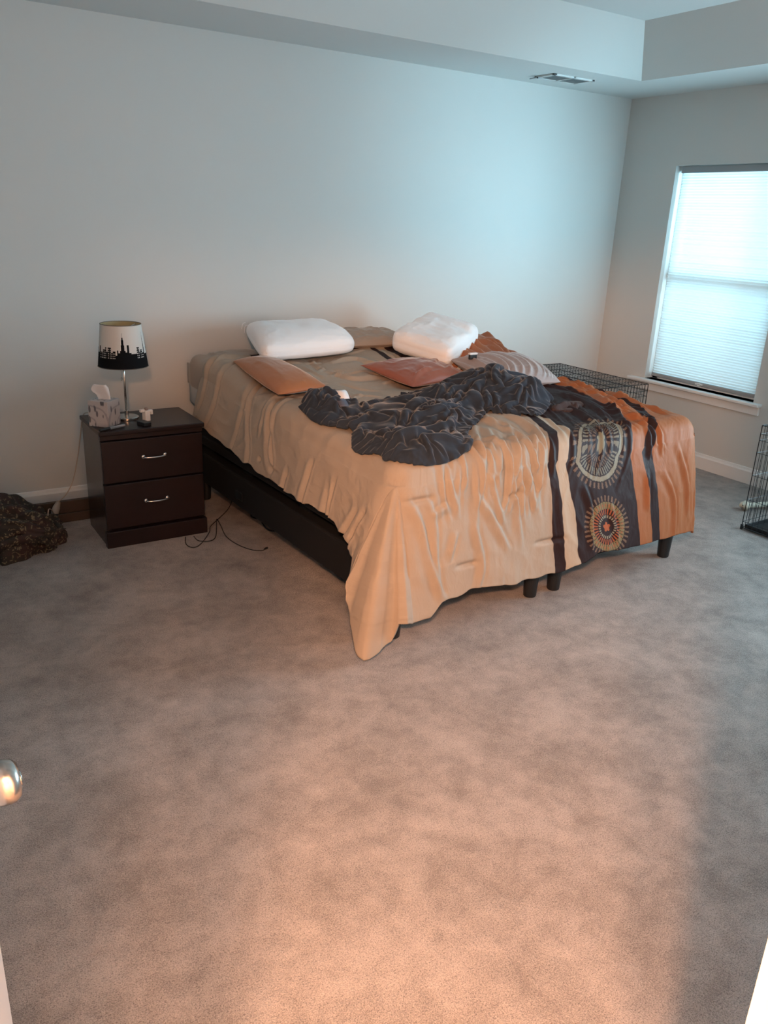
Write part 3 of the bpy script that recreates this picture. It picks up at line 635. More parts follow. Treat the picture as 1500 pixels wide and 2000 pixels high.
# settled cloth of the blanket: steps between neighbouring points in half millimetres (bed coordinates)
BLX = [
348,28,35,20,23,27,27,26,30,26,28,32,22,36,12,36,22,-467,23,11,42,18,27,24,30,13,32,5,32,30,31,32,11,30,41,46,20,23,32,28,-628,25,45,38,-1,40,23,34,16,36,2,36,17,20,17,25,27,35,31,37,
34,37,26,36,19,21,-691,-1,61,34,4,34,27,32,27,36,13,29,4,24,15,27,7,29,35,38,35,38,33,37,36,29,24,5,-731,58,48,8,21,31,24,29,24,26,19,29,-11,40,3,21,20,33,31,35,38,42,38,27,38,26,
43,10,-757,56,43,32,22,29,21,26,24,28,27,28,-15,8,34,7,28,24,35,43,47,46,38,27,20,44,18,42,7,-814,22,80,14,34,33,24,25,24,23,24,23,30,13,-12,5,32,29,28,40,38,47,20,40,43,36,16,41,26,
15,0,-817,-8,88,70,4,35,19,30,24,19,19,20,19,23,20,-4,31,33,5,39,43,44,45,29,37,32,38,-2,39,36,13,5,-811,70,37,38,12,33,-3,30,29,20,19,15,21,17,18,21,28,28,33,31,39,42,42,15,38,35,
38,-5,40,38,9,-830,40,40,53,38,-2,40,8,30,29,17,18,23,9,21,24,25,32,35,34,36,25,43,5,38,38,35,39,-11,47,53,-11,-829,48,7,31,40,41,-1,34,30,30,17,18,26,20,16,22,26,28,32,32,42,37,4,
44,4,38,32,39,42,-12,36,39,19,-877,53,47,26,19,15,32,28,27,30,19,20,25,23,21,21,28,31,35,35,3,38,39,15,41,6,39,19,38,-2,44,42,25,12,-891,32,42,46,44,14,23,29,28,25,18,17,20,25,20,22,
22,21,36,37,43,5,33,39,18,38,7,40,16,39,1,40,36,31,-918,-1,82,6,36,37,34,30,25,26,24,18,17,23,23,18,21,26,34,5,37,36,41,19,34,32,21,34,5,46,15,33,0,35,52,17,-950,44,57,33,1,38,
21,36,28,21,26,20,23,21,22,23,23,13,36,37,0,31,38,33,32,30,25,30,26,19,21,39,-11,38,37,50,12,-978,73,17,48,35,-9,28,27,33,24,26,27,22,23,20,15,31,32,8,44,39,-4,35,35,31,28,28,26,27,
28,31,17,27,-4,39,34,46,13,-1018,67,65,19,37,8,-1,34,27,23,29,33,32,-2,38,34,0,38,38,15,38,37,2,37,32,27,30,26,23,28,29,33,28,7,2,36,39,43,16,-1040,81,22,36,27,35,11,17,17,33,-4,42,
35,23,33,19,40,29,6,39,11,41,29,26,29,27,27,26,21,26,26,32,30,22,3,20,34,32,48,11,-1063,53,77,2,38,33,23,-14,41,12,38,10,35,44,35,34,6,19,39,10,33,24,34,28,25,30,25,25,22,26,26,17,
27,35,22,16,26,27,36,61,0,26,-1149,98,29,44,19,37,23,-21,25,37,20,37,36,42,42,2,30,37,6,37,7,35,30,29,27,26,25,25,26,27,33,21,1,31,33,31,22,31,24,46,6,56,1,-1163,82,48,26,31,34,19,
-20,26,32,38,4,40,35,37,23,35,30,26,16,27,25,30,29,28,28,25,28,23,37,9,40,23,4,18,43,6,27,37,37,29,32,14,33,30,674,27,18,25,-1978,63,54,34,34,29,25,-3,25,28,12,38,40,35,30,27,30,30,
26,23,22,29,25,25,29,27,29,31,32,22,37,8,30,41,0,24,41,-1,21,39,38,3,43,28,42,38,-9,540,23,25,33,27,29,41,20,23,-2021,62,61,17,33,23,21,11,23,28,24,14,40,42,28,33,27,30,28,23,24,25,
24,26,27,27,29,34,35,34,17,41,8,43,34,-6,32,37,-7,28,13,37,20,28,39,44,11,18,495,-3,53,11,21,37,9,38,25,57,20,22,-2066,3,92,53,4,32,16,25,12,26,25,27,31,36,30,38,29,31,25,25,24,21,
28,23,28,29,26,33,38,22,41,39,22,19,35,29,-1,34,35,-8,30,27,15,28,13,36,35,34,15,433,8,62,4,31,34,-10,36,10,36,30,35,56,20,-2075,58,48,40,1,33,17,25,20,29,28,28,34,33,34,27,29,26,23,
28,23,28,27,27,25,28,33,31,46,19,32,32,35,17,31,23,16,30,-4,45,-8,42,8,32,39,10,37,40,22,15,354,3,52,26,33,2,38,-10,24,36,25,31,31,39,57,25,17,-2108,51,33,14,36,21,26,19,26,30,28,29,
33,35,36,20,25,27,26,25,28,24,29,18,26,28,34,33,41,40,30,26,31,27,24,20,12,22,20,9,24,34,9,35,34,37,9,40,24,40,15,272,27,40,24,19,28,18,31,26,7,28,22,25,30,33,34,34,59,20,-2125,6,
55,42,-6,34,31,26,26,27,28,30,32,33,31,24,24,22,32,22,26,27,16,35,18,29,37,36,39,39,33,32,28,26,18,17,11,18,20,14,26,30,24,42,29,31,38,1,39,25,28,23,239,37,-14,40,37,25,21,23,22,26,
19,21,31,5,32,31,32,32,39,58,27,17,-2157,12,51,44,-2,37,30,28,26,27,30,32,33,31,18,36,5,29,30,28,32,10,17,38,26,37,39,35,34,31,35,30,30,22,16,6,10,25,19,21,32,34,30,39,43,31,34,-1,
38,25,43,2,11,161,31,33,25,-3,32,32,29,25,26,26,22,17,29,34,-3,33,23,33,35,35,36,59,16,-2171,36,30,35,28,28,29,28,30,30,32,32,37,13,35,8,29,14,29,31,35,3,24,40,34,33,30,28,32,31,29,
28,25,22,4,17,26,29,13,28,30,36,25,44,45,34,39,-1,34,26,37,4,24,24,91,4,9,36,19,17,31,33,37,33,28,31,8,31,17,13,40,19,15,18,36,28,35,46,68,11,-2164,34,24,32,34,26,29,30,31,33,32,
35,35,-1,44,-5,33,39,12,27,37,4,32,32,35,29,23,15,27,28,29,24,22,13,21,31,30,21,29,33,30,29,40,38,39,32,36,9,34,19,40,1,48,-7,35,15,35,5,23,28,21,32,33,27,32,39,13,36,23,29,35,
-4,37,32,11,17,25,35,36,42,66,28,-2204,8,55,8,35,36,31,30,32,31,35,32,23,41,-7,43,10,23,42,11,32,36,10,31,25,21,27,20,5,28,25,26,22,24,26,30,27,30,27,32,33,36,24,43,38,36,30,27,24,
31,23,14,14,27,12,35,17,20,33,12,22,34,25,36,36,39,40,0,39,29,23,34,11,29,12,36,15,28,26,38,44,49,27,3,-2216,40,38,16,40,31,30,31,32,34,32,28,15,41,13,38,3,34,36,33,16,32,13,17,15,
27,19,-14,29,30,29,29,32,21,28,30,20,27,36,35,39,41,39,20,38,32,30,28,31,21,38,-14,34,29,24,24,27,-2,30,36,-8,46,41,34,27,44,42,4,36,29,20,38,8,39,8,31,37,6,33,36,35,46,17,27,-2257,
35,35,34,33,31,29,29,29,35,33,34,27,8,38,15,43,-1,41,24,35,25,21,13,12,25,26,-6,35,3,33,34,35,35,-7,36,23,27,35,37,34,37,54,20,37,31,30,29,31,30,16,33,15,22,19,17,15,34,8,7,37,
40,25,37,37,40,46,31,4,43,16,20,33,33,28,33,5,44,-8,39,27,37,59,25,-2284,36,36,34,36,31,30,28,27,31,33,33,35,29,-3,40,19,41,10,38,31,22,26,19,14,29,9,31,6,26,16,14,37,31,-1,33,33,
25,34,39,13,57,30,54,13,38,30,31,31,35,30,22,30,-3,39,3,33,-4,37,9,14,35,32,28,36,42,45,39,36,6,29,24,30,31,22,35,15,37,-5,40,30,33,28,63,-14,-2283,28,12,37,35,35,34,26,29,26,25,34,
31,27,42,-18,41,40,18,41,21,35,22,28,25,15,12,37,19,38,10,30,4,21,33,8,32,28,32,28,38,20,19,55,23,39,32,30,28,33,30,30,32,23,32,-15,33,38,3,2,55,-8,24,31,28,29,37,39,39,35,25,25,
27,29,29,27,29,33,17,23,28,35,21,-4,53,84,-6,-2340,42,36,30,24,30,34,25,25,31,14,36,10,30,30,12,37,37,36,9,37,33,27,29,30,29,25,8,29,30,32,6,28,22,34,31,-10,40,8,45,8,45,25,37,32,
34,34,23,31,32,30,29,33,31,10,43,-15,33,34,-14,29,33,12,28,30,26,21,35,34,36,32,28,25,35,36,25,29,32,25,27,25,27,-4,1,71,48,48,-13,-2369,17,66,38,41,30,16,31,23,28,25,0,36,2,34,24,19,
35,32,36,35,19,33,28,29,31,31,38,29,13,33,25,19,32,10,33,28,28,4,30,10,40,18,35,24,31,37,27,27,24,35,29,29,31,31,29,14,32,-11,26,33,3,36,18,27,25,20,25,26,33,31,25,27,27,37,36,44,
44,30,19,26,28,29,15,1,14,53,19,51,-2383,28,41,48,49,30,38,26,0,28,22,20,-6,34,34,-2,33,29,35,33,34,26,29,29,31,32,22,39,35,35,35,33,13,28,23,33,2,33,38,-1,31,11,35,19,26,29,34,29,
25,31,35,17,31,31,31,34,-11,36,38,-5,28,24,17,26,22,25,21,27,28,18,29,26,18,31,43,54,31,44,38,27,29,30,28,31,14,17,8,49,44,9,-2404,32,17,42,40,29,43,20,37,-2,12,29,17,23,-5,36,5,31,
32,34,32,32,27,29,33,29,32,23,34,41,45,20,31,34,27,20,32,29,1,34,33,11,33,3,34,13,39,26,13,42,9,38,42,19,27,30,31,20,23,18,29,10,23,24,22,22,23,21,18,28,18,18,23,24,37,33,54,58,
22,45,40,32,22,29,33,28,30,6,42,0,36,-2431,9,53,37,54,40,15,36,13,33,2,5,33,7,25,8,29,30,30,31,30,32,28,28,31,35,32,26,9,52,37,37,29,26,30,28,28,23,32,27,8,41,12,20,27,21,27,
38,-9,25,38,37,16,36,33,20,34,39,-5,39,15,29,19,24,21,27,28,19,0,30,25,-2,35,31,37,41,45,55,52,43,16,35,29,20,30,33,34,-13,20,48,23,12,-2455,19,45,48,45,44,-5,36,16,32,25,-10,16,24,28,
28,15,30,31,30,29,30,34,26,28,31,35,37,27,16,35,35,37,31,32,20,26,27,26,30,25,26,25,34,13,0,38,9,38,36,2,37,42,15,33,37,2,40,22,29,27,20,26,25,20,27,33,28,-23,33,29,12,8,34,34,
43,42,46,63,32,39,33,31,26,28,22,30,35,7,0,22,41,-2455,18,36,37,49,33,24,34,4,23,27,23,-10,18,29,31,21,27,32,31,29,29,31,30,27,29,33,35,37,36,15,21,36,35,35,28,26,20,20,27,30,31,21,
27,42,-11,35,34,11,28,32,26,29,20,31,37,36,44,-10,24,29,24,28,17,26,26,31,28,-20,34,24,14,32,4,37,39,52,40,45,41,38,34,33,31,31,29,21,30,44,13,-12,38,5,-2503,3,61,32,46,32,20,42,9,26,
15,23,28,19,2,27,33,21,23,29,32,28,27,27,28,30,30,31,34,35,35,35,32,4,35,37,24,12,26,28,28,28,36,13,36,28,37,34,-5,33,41,1,33,31,29,27,31,33,41,24,13,20,25,25,28,6,38,32,32,-21,
4,42,27,17,31,17,46,22,53,43,35,36,32,36,35,33,34,28,23,39,36,-5,-14,42,-2507,16,30,53,39,37,33,12,37,3,30,15,26,25,23,24,23,28,21,23,23,23,26,26,26,31,30,33,35,33,34,33,35,34,-8,35,
27,22,24,27,27,28,32,46,6,38,47,14,43,7,17,33,26,28,29,26,29,32,23,37,26,18,24,26,24,26,9,38,36,16,-24,19,35,38,12,36,18,46,21,40,39,36,36,33,32,36,36,30,26,36,32,38,2,-5,-2515,57,
20,49,36,34,22,35,0,39,-6,31,28,25,27,27,24,28,26,15,18,14,22,29,26,27,33,33,33,37,32,30,29,27,26,22,26,20,19,23,27,31,32,37,54,10,37,52,0,35,35,4,29,28,25,26,27,34,32,25,29,26,
24,22,27,26,14,33,39,30,7,-12,8,40,35,11,38,25,32,30,37,40,30,32,33,33,35,29,27,30,48,6,14,21,16,-2536,34,65,34,33,28,18,27,10,39,-5,32,32,23,23,27,26,24,26,26,16,13,16,22,31,28,31,
35,35,36,35,29,26,28,26,14,17,19,25,21,25,29,32,39,49,62,14,35,21,27,33,28,18,20,23,28,33,16,35,31,24,27,22,19,26,32,36,22,32,32,31,2,-3,6,42,28,11,37,31,31,33,36,30,30,33,34,32,
27,27,30,41,42,19,7,22,-2554,34,49,63,42,-5,44,1,33,15,28,20,27,27,21,23,26,24,22,23,20,18,13,22,26,31,29,34,34,36,35,35,25,28,34,7,16,11,27,22,11,30,31,38,59,48,56,16,43,8,33,29,
23,17,24,26,29,31,11,34,32,24,26,25,24,25,34,28,29,26,31,34,6,-7,23,37,13,15,34,36,31,30,31,26,32,34,36,29,29,33,40,11,57,32,34,-2603,32,71,45,46,16,31,-1,13,22,33,28,27,23,25,23,24,
20,23,19,17,17,24,20,26,28,32,32,35,35,34,30,32,28,32,5,17,10,19,28,29,2,29,41,63,42,43,39,41,35,18,29,23,15,23,23,29,20,33,29,35,27,26,25,25,23,35,20,27,30,27,31,30,10,3,29,29,
13,12,28,34,31,31,33,28,33,35,31,27,30,40,37,-7,49,44,-2593,30,51,48,52,29,13,28,18,13,30,26,27,23,27,25,24,27,19,26,26,6,16,26,24,27,31,32,33,34,34,29,32,25,25,9,21,12,18,20,29,29,
17,14,70,64,54,40,17,33,31,25,24,19,17,16,28,38,12,36,35,30,28,26,26,20,44,19,24,18,27,23,37,30,13,13,30,29,13,20,16,36,31,32,32,31,33,33,24,22,36,37,32,-14,58,6,-2581,45,49,45,28,20,
17,34,36,25,16,16,35,26,25,29,27,22,30,-1,33,28,9,25,24,27,31,29,30,32,32,30,30,28,22,20,14,22,28,3,24,33,31,17,46,49,55,60,25,26,26,27,24,20,11,14,28,42,40,10,28,29,27,37,24,26,
30,33,22,22,13,27,29,28,30,17,29,31,33,17,-12,37,28,36,33,32,32,35,38,3,29,37,30,43,-31,37,-2572,32,48,46,8,27,32,29,32,37,27,6,39,34,29,30,27,21,31,27,-12,41,13,28,27,25,29,28,28,27,
29,28,28,28,26,21,22,24,29,31,7,4,42,35,54,30,45,44,40,26,22,23,25,14,15,21,24,33,29,56,17,28,24,22,39,27,29,27,27,18,25,11,25,26,30,22,31,34,30,44,2,3,35,30,32,29,28,32,38,41,
-4,33,47,7,-7,20,-2554,28,38,38,3,50,35,28,28,30,32,16,25,43,32,34,26,34,3,31,33,1,38,2,31,33,29,27,25,25,25,28,27,28,28,27,24,25,28,30,34,21,2,32,64,38,45,18,36,34,20,21,14,20,
13,26,26,29,17,45,55,34,30,20,7,38,36,30,25,23,4,29,17,22,23,28,35,30,32,35,39,20,-9,35,32,32,22,28,32,44,38,-14,57,52,3,6,-2571,8,32,33,11,29,36,36,33,33,16,38,31,32,47,17,39,30,
26,-9,40,0,37,36,2,35,33,29,27,22,24,25,26,25,30,31,28,26,26,26,30,27,31,23,25,45,42,49,33,18,25,15,15,25,18,11,27,23,19,38,62,44,34,22,6,33,27,23,26,27,24,13,28,16,23,26,32,30,
28,35,23,43,30,4,34,31,32,13,36,24,47,4,23,46,40,13,-2582,32,-3,47,37,-7,29,35,31,26,36,25,43,7,50,36,42,27,36,-31,39,27,22,9,37,28,36,27,32,18,23,26,28,27,26,30,31,25,26,28,27,26,
33,33,43,43,38,24,32,27,32,28,-6,32,16,19,-6,38,30,18,47,49,44,1,44,31,27,24,5,27,32,28,15,26,17,29,33,34,28,22,28,34,30,32,27,29,30,30,2,44,25,46,26,-8,38,32,-2580,2,58,7,40,33,
1,42,7,39,20,44,23,41,41,35,21,41,35,1,-5,91,28,22,30,26,10,45,23,28,28,29,22,29,29,30,27,28,30,24,33,35,27,40,35,40,22,41,10,36,-10,38,16,40,-31,37,35,13,41,52,41,38,21,46,-3,39,
36,-5,23,33,26,18,25,25,33,35,35,27,15,29,32,34,34,33,26,29,25,3,33,29,33,34,-2,31,-2556,19,47,32,40,3,27,36,9,37,12,44,29,37,46,41,10,41,33,183,16,24,31,26,29,31,32,-2,39,32,29,22,
34,39,-1,40,37,40,38,31,36,16,22,24,21,22,18,34,-16,46,3,39,37,41,40,40,36,35,33,4,33,38,-25,27,32,28,22,28,24,40,38,35,24,33,34,36,21,31,27,26,-8,31,43,17,-8,38,46,12,-2542,39,27,39,
32,12,33,1,39,16,21,36,40,41,33,30,42,-3,24,317,27,30,28,19,27,29,30,33,9,34,32,28,37,32,22,37,39,18,29,13,34,14,32,41,-6,36,43,-6,43,34,41,38,34,35,30,38,-11,42,-8,24,21,16,26,32,
22,35,38,34,35,26,35,34,34,31,32,34,36,19,89,-4,-85,10,59,16,-2520,10,76,12,35,35,0,33,-1,38,31,18,35,27,47,43,27,36,9,439,26,10,31,30,32,24,33,26,41,27,22,35,10,27,36,29,38,23,29,47,
4,33,35,7,39,33,36,36,29,35,23,-2,37,-4,32,7,36,-1,36,34,35,37,35,32,27,39,37,25,32,49,29,10,56,98,13,-94,-37,82,-2517,-20,72,39,47,22,31,6,27,16,34,14,38,36,48,20,39,9,32,-10,583,28,
26,40,-9,42,35,35,1,35,38,26,42,41,36,32,30,20,34,3,34,36,28,33,35,26,31,-9,36,2,34,0,37,-5,38,35,36,38,46,42,-2,40,37,44,21,23,35,48,24,36,48,-50,19,13,-2479,17,38,41,48,17,33,10,
16,26,26,13,40,29,48,32,31,-8,25,680,26,-3,45,33,27,22,39,35,38,43,35,32,23,25,22,25,33,31,33,23,32,25,6,30,4,36,-6,36,1,32,36,36,40,40,30,45,-6,42,34,32,42,15,33,15,32,30,13,-10,
37,-2465,28,51,39,41,20,26,3,23,26,-2,35,62,12,39,28,41,10,714,32,22,28,34,13,38,36,37,38,35,34,23,28,28,27,30,27,32,32,-4,43,-9,28,33,-17,41,8,35,39,38,35,42,34,31,39,-12,40,43,16,40,
8,48,5,41,49,-16,-2440,19,59,37,32,27,26,20,0,30,1,41,52,20,5,36,43,42,762,14,31,40,13,38,38,23,34,37,33,30,31,28,30,27,31,34,-21,19,18,32,12,26,17,39,26,31,37,38,36,33,43,-3,22,42,
6,54,9,41,30,15,36,38,-7,-2411,43,59,23,21,22,27,8,31,2,9,53,38,36,2,50,30,17,843,21,25,38,38,3,43,30,36,33,32,29,30,34,31,26,-14,29,23,22,13,28,9,39,30,31,34,32,35,38,42,8,23,
28,11,51,33,17,36,36,2,-2366,21,28,33,39,20,28,23,31,-21,46,34,36,44,9,49,16,954,10,24,32,43,35,31,33,33,33,31,33,21,7,23,25,13,25,30,5,30,35,30,31,34,28,34,39,-6,56,-4,49,24,39,11,
27,-2323,-12,28,45,26,13,36,26,34,-8,41,34,43,25,45,19,32,1025,24,26,33,37,36,31,31,32,30,4,44,-6,25,36,22,40,-2,33,32,29,28,28,32,30,29,2,60,10,43,26,33,-4,-2289,16,33,-12,38,32,32,24,37,
1,51,17,50,32,43,27,1098,24,27,34,21,41,36,32,24,40,-6,31,38,21,36,-8,36,25,28,31,25,35,4,42,14,80,3,20,-2225,10,15,12,35,34,28,20,39,38,34,0,64,17,57,7,1190,23,35,35,34,22,38,18,32,
25,23,33,4,37,14,30,31,11,44,-6,46,37,36,-2166,5,3,29,38,13,44,25,48,31,28,10,32,39,31,1314,18,25,16,33,28,33,10,39,29,33,14,36,18,27,24,15,-2077,-15,12,39,28,35,11,31,37,39,42,-7,54,20,
47,1461,18,24,25,32,27,-1945,8,29,24,27,31,4,34,43,36,24,22,51,33,12,-344,-5,44,22,18,35,4,38,39,40,25,35,56,-21,-319,-2,52,28,6,33,27,30,34,31,56,50,-6,-315,20,33,37,-5,38,32,16,38,40,41,
29,-291,7,45,25,33,8,39,14,38,39,45,-262,8,39,29,34,8,42,17,53,21,-224,12,36,28,37,7,46,27,43,-206,24,30,9,41,41,23,22,-127,16,7,35,31]
BLY = [
30,-21,13,-27,20,-25,18,-5,11,-13,0,-7,25,9,-28,17,16,14,3,-27,35,-29,25,-24,27,-31,-8,37,-26,-15,28,-25,40,-25,-5,-17,28,-16,10,16,30,-13,10,20,-38,27,-27,36,-31,23,-14,-1,24,-30,27,-31,14,6,1,0,
4,-12,-17,-13,27,18,26,-27,31,8,-19,-2,-20,10,-1,4,18,6,-14,33,-32,29,-14,14,2,-4,-13,-1,-5,-23,-12,-3,16,18,15,34,0,-14,-8,-6,-7,1,4,7,13,2,-5,-5,25,17,-18,10,-2,-2,-18,-19,-26,23,-27,8,
-21,15,46,25,2,15,-25,-6,-6,-1,9,12,8,1,-2,-5,3,22,-17,-7,-4,-9,-7,-2,-6,-28,17,-15,13,-23,36,28,4,13,16,-12,-10,-1,-2,3,4,8,8,4,-2,4,2,5,-3,1,-5,-2,-17,-13,-14,-7,-13,16,-8,4,
11,15,13,-3,29,-1,16,-22,4,3,-3,0,5,3,8,5,4,3,6,-11,-30,-9,-4,12,-8,-11,-7,0,-15,24,-5,-2,11,20,2,24,12,-4,-3,-19,23,5,-2,2,2,4,4,4,-18,-2,8,-5,-14,5,-10,4,-11,-3,-3,-11,
-7,22,-2,-9,13,25,18,-7,18,4,-22,-3,28,-4,-5,-1,-4,0,19,3,-4,5,-7,-9,4,-14,15,-7,-8,0,-9,-5,-10,16,-13,-20,28,26,-7,24,3,-2,12,-8,1,3,1,4,-1,-9,7,6,1,2,1,12,-22,-4,-10,27,
-19,1,-9,4,-6,-6,-3,-9,-2,15,19,5,-6,5,23,15,1,2,3,-2,0,-1,-4,-9,-3,-3,-1,5,-9,0,22,-19,-7,20,-22,15,-17,14,-10,1,-11,-9,9,6,16,7,-5,4,-17,22,12,0,-2,2,4,4,4,-1,1,0,
-6,2,-5,5,-10,13,-16,-5,11,-18,24,-16,14,-23,12,-12,1,-4,31,-10,-8,26,-22,10,-3,6,-4,-4,-1,-2,0,4,6,9,14,9,-19,20,-16,15,-5,-5,-11,0,3,-11,23,-16,0,-9,10,-12,-16,17,27,7,-7,-20,20,-20,
25,2,0,-9,-6,-5,-4,1,1,3,8,25,6,-19,25,-14,-4,9,-1,-4,0,-4,-7,13,-7,-6,12,-6,-13,-19,10,33,4,-6,-3,-5,3,-2,-3,0,5,12,-3,-7,0,-3,13,-1,-2,24,-5,-11,22,-5,0,0,-3,-1,-2,-3,
2,4,-9,-1,23,-18,-15,-25,21,27,1,4,-7,3,-5,2,-11,3,-10,3,-3,6,15,2,-10,18,1,-10,26,-3,-9,17,-2,-2,-3,-4,-1,-1,1,8,-2,-17,23,13,-26,-15,-34,13,42,4,-1,1,3,-7,-1,-7,-6,-3,27,-12,
3,10,0,3,-16,12,10,-17,28,-1,-8,2,2,-2,-2,-1,-1,-4,-6,-3,5,10,20,8,-26,-18,-40,26,35,-2,-6,23,-11,-4,1,-5,-7,10,-10,20,23,5,-10,6,-26,19,-7,-1,-15,18,9,-2,-1,0,-1,-3,-2,-2,-3,-2,
6,1,5,10,7,-20,-22,-39,28,-3,30,1,6,0,7,-3,1,-3,0,-3,6,-2,8,10,17,-21,-5,-7,21,-8,4,-5,-2,3,-4,1,-3,-1,2,-8,-8,5,30,3,-1,-8,-3,-15,13,-42,-1,11,11,24,8,-8,21,-15,-1,2,
0,-1,-1,-8,17,13,-9,-4,11,-6,-6,-3,13,2,1,-9,3,-4,-1,0,0,6,-7,3,-20,-1,41,9,-17,9,-10,-7,-22,-9,21,-22,7,7,-1,19,-12,0,14,-12,12,-4,9,4,3,2,-12,-7,20,2,-12,10,-3,0,-9,-2,
0,6,15,2,-5,6,1,-5,3,0,-1,7,-11,13,-18,-2,31,1,-29,21,-3,-17,-17,15,-1,-8,-6,3,16,-1,-16,-5,-4,-5,33,-33,12,8,25,-15,-8,31,-4,4,1,2,-8,-14,0,25,4,2,-13,-10,-13,0,5,8,6,5,
4,1,2,-2,2,9,5,-7,4,-3,16,-4,-14,16,-14,-16,30,-7,-25,17,-21,15,-8,0,-14,8,-8,12,15,-18,12,-10,11,13,-29,-20,15,6,24,6,-18,0,23,1,4,-1,4,-11,-12,-8,-9,3,1,3,-22,9,4,9,7,9,
8,5,3,-3,-1,3,-13,31,4,16,-37,33,-11,-14,6,-14,-1,30,-15,-20,23,-15,7,-10,-4,-28,16,1,-16,48,6,-14,-6,11,-3,1,-9,-6,-2,-30,21,35,-39,23,6,17,2,4,-6,-1,-12,-9,-10,3,-6,-8,-18,4,-1,15,
9,12,11,9,2,0,-1,1,-13,-6,33,-18,-16,8,28,5,-2,-12,-2,27,1,-28,17,19,-13,-25,13,-21,-27,-1,21,19,-33,35,14,14,-16,-10,12,1,-9,1,-5,-7,-12,-36,19,15,28,-19,-18,33,11,7,0,1,-6,-8,-13,-11,
-12,-11,-8,-3,1,1,-4,-4,13,15,13,21,6,4,1,-8,-6,1,12,-15,1,2,9,8,11,-10,2,22,-3,-1,25,-5,-17,-28,17,-24,-13,-17,17,14,-15,20,15,8,15,-11,-5,-6,5,0,7,-2,-9,-11,-11,-7,-14,6,29,13,
-17,-11,36,6,2,-3,-3,-8,-15,-12,-16,-16,-5,1,-8,0,5,-7,18,15,7,5,18,5,5,-3,-7,5,12,-9,2,-11,1,9,17,0,2,12,-1,3,1,-7,-1,-2,-25,24,-26,-13,-6,1,21,-3,-4,11,16,12,17,-9,-11,-4,
-11,-9,1,32,1,-13,-13,-9,-8,-45,24,13,31,4,-5,-5,32,-1,0,-4,-8,-13,-16,-14,-21,-9,8,-7,-15,12,-2,17,14,6,2,3,15,7,-1,-7,-3,-1,10,2,-1,-10,5,18,8,5,9,2,10,-5,3,3,-12,-16,-22,28,
-22,-19,-17,23,16,-20,-6,33,0,-16,10,12,1,4,8,9,-13,-8,-19,-1,45,-16,-26,-1,-10,-5,3,-9,21,31,-4,6,-3,4,13,-2,-6,-11,-15,-16,-15,-17,11,-2,-14,-18,24,19,15,-8,7,-2,-3,9,4,-4,-7,-7,-3,1,
3,7,10,11,15,-3,-1,21,19,1,-19,-13,2,-3,-1,-10,23,-22,-11,-9,6,7,17,-1,-20,-32,20,6,21,12,7,-3,3,-15,-17,40,-3,-16,1,-3,31,-39,14,-8,-7,-3,-2,-34,36,26,2,10,5,1,3,-7,-11,-15,-14,-11,
-13,-18,27,-14,-11,-13,-10,51,17,-16,18,-19,5,4,3,-4,-14,-5,1,4,5,5,9,14,9,-4,1,6,13,11,1,-5,-1,-4,-2,-2,8,-19,-4,-14,28,10,-22,-14,-1,6,-30,24,3,14,4,4,14,-6,2,-1,-10,19,24,-16,
-16,-2,16,-28,12,-3,-14,0,-7,-31,17,40,15,-11,27,-1,-5,-4,-10,-12,-13,-9,-13,-9,-5,24,-20,-1,-15,1,34,9,-18,16,-5,-12,2,1,-3,1,3,-6,4,5,-5,-7,6,20,0,2,5,20,-5,30,2,-6,-2,0,-1,-2,
-16,-16,16,30,-31,-16,-9,-24,14,-5,28,22,13,-14,14,-8,24,-18,-5,-12,16,24,-17,-3,14,-21,-6,27,-29,19,-17,-23,-8,33,23,-5,-2,5,15,-3,-7,-8,-13,-12,-6,-13,-9,-2,-9,24,-13,11,-8,-2,2,5,-8,8,-5,2,
2,0,-3,-3,4,3,4,-1,-12,-4,-2,25,9,7,11,3,-6,9,21,2,0,0,-1,-4,-21,-28,46,-1,-25,-3,-17,0,5,-10,4,41,15,-3,7,-18,7,-9,12,-24,19,26,-3,-10,3,-3,14,-24,22,-20,-27,-20,-5,40,-35,57,
1,14,-11,5,-1,-7,-12,-12,-7,-7,-4,-19,3,-9,23,-9,16,-9,1,1,-9,0,3,-3,1,11,-6,-6,-15,-8,4,-5,10,12,-5,5,7,5,7,6,25,6,23,-5,1,3,1,-3,-15,-24,-18,23,-36,27,-29,31,-3,-3,-24,27,
25,27,4,-10,-4,-6,-10,-1,-15,26,28,-1,4,-4,-3,-19,0,28,-27,-22,-17,-51,24,82,-9,-6,9,0,-2,-4,-7,-16,-15,-11,-1,2,-7,2,-4,17,-13,24,-15,3,-7,-3,-1,10,7,2,-14,10,-9,-2,-8,4,-6,14,-2,-2,
1,10,12,9,-5,27,-8,22,0,4,2,0,-6,-19,-20,-6,-12,-15,29,-25,38,3,-7,4,21,-3,-11,-7,16,1,9,-10,-14,6,11,5,10,25,2,-17,-11,27,-7,-25,-16,-17,-28,39,33,-19,36,-19,-17,2,5,5,-10,-11,-9,-9,
1,-2,0,-3,1,-5,11,-7,12,-4,-9,0,0,9,16,-13,6,3,-17,2,3,4,-14,24,-14,-3,-10,6,0,8,28,-3,19,1,2,-2,10,-2,-12,-11,-6,6,-18,-6,-5,-3,22,25,-3,-3,-11,18,-2,-8,-14,-8,3,14,3,10,
5,0,5,11,17,2,-14,-3,-3,-6,9,-20,-17,-32,15,47,8,-18,-2,1,1,2,-6,3,-4,-6,-5,-7,7,-4,0,-1,-4,-3,9,-9,3,-5,1,0,6,-8,19,-18,8,-4,7,-3,-13,11,-18,35,-9,-18,-4,18,-7,14,31,-19,
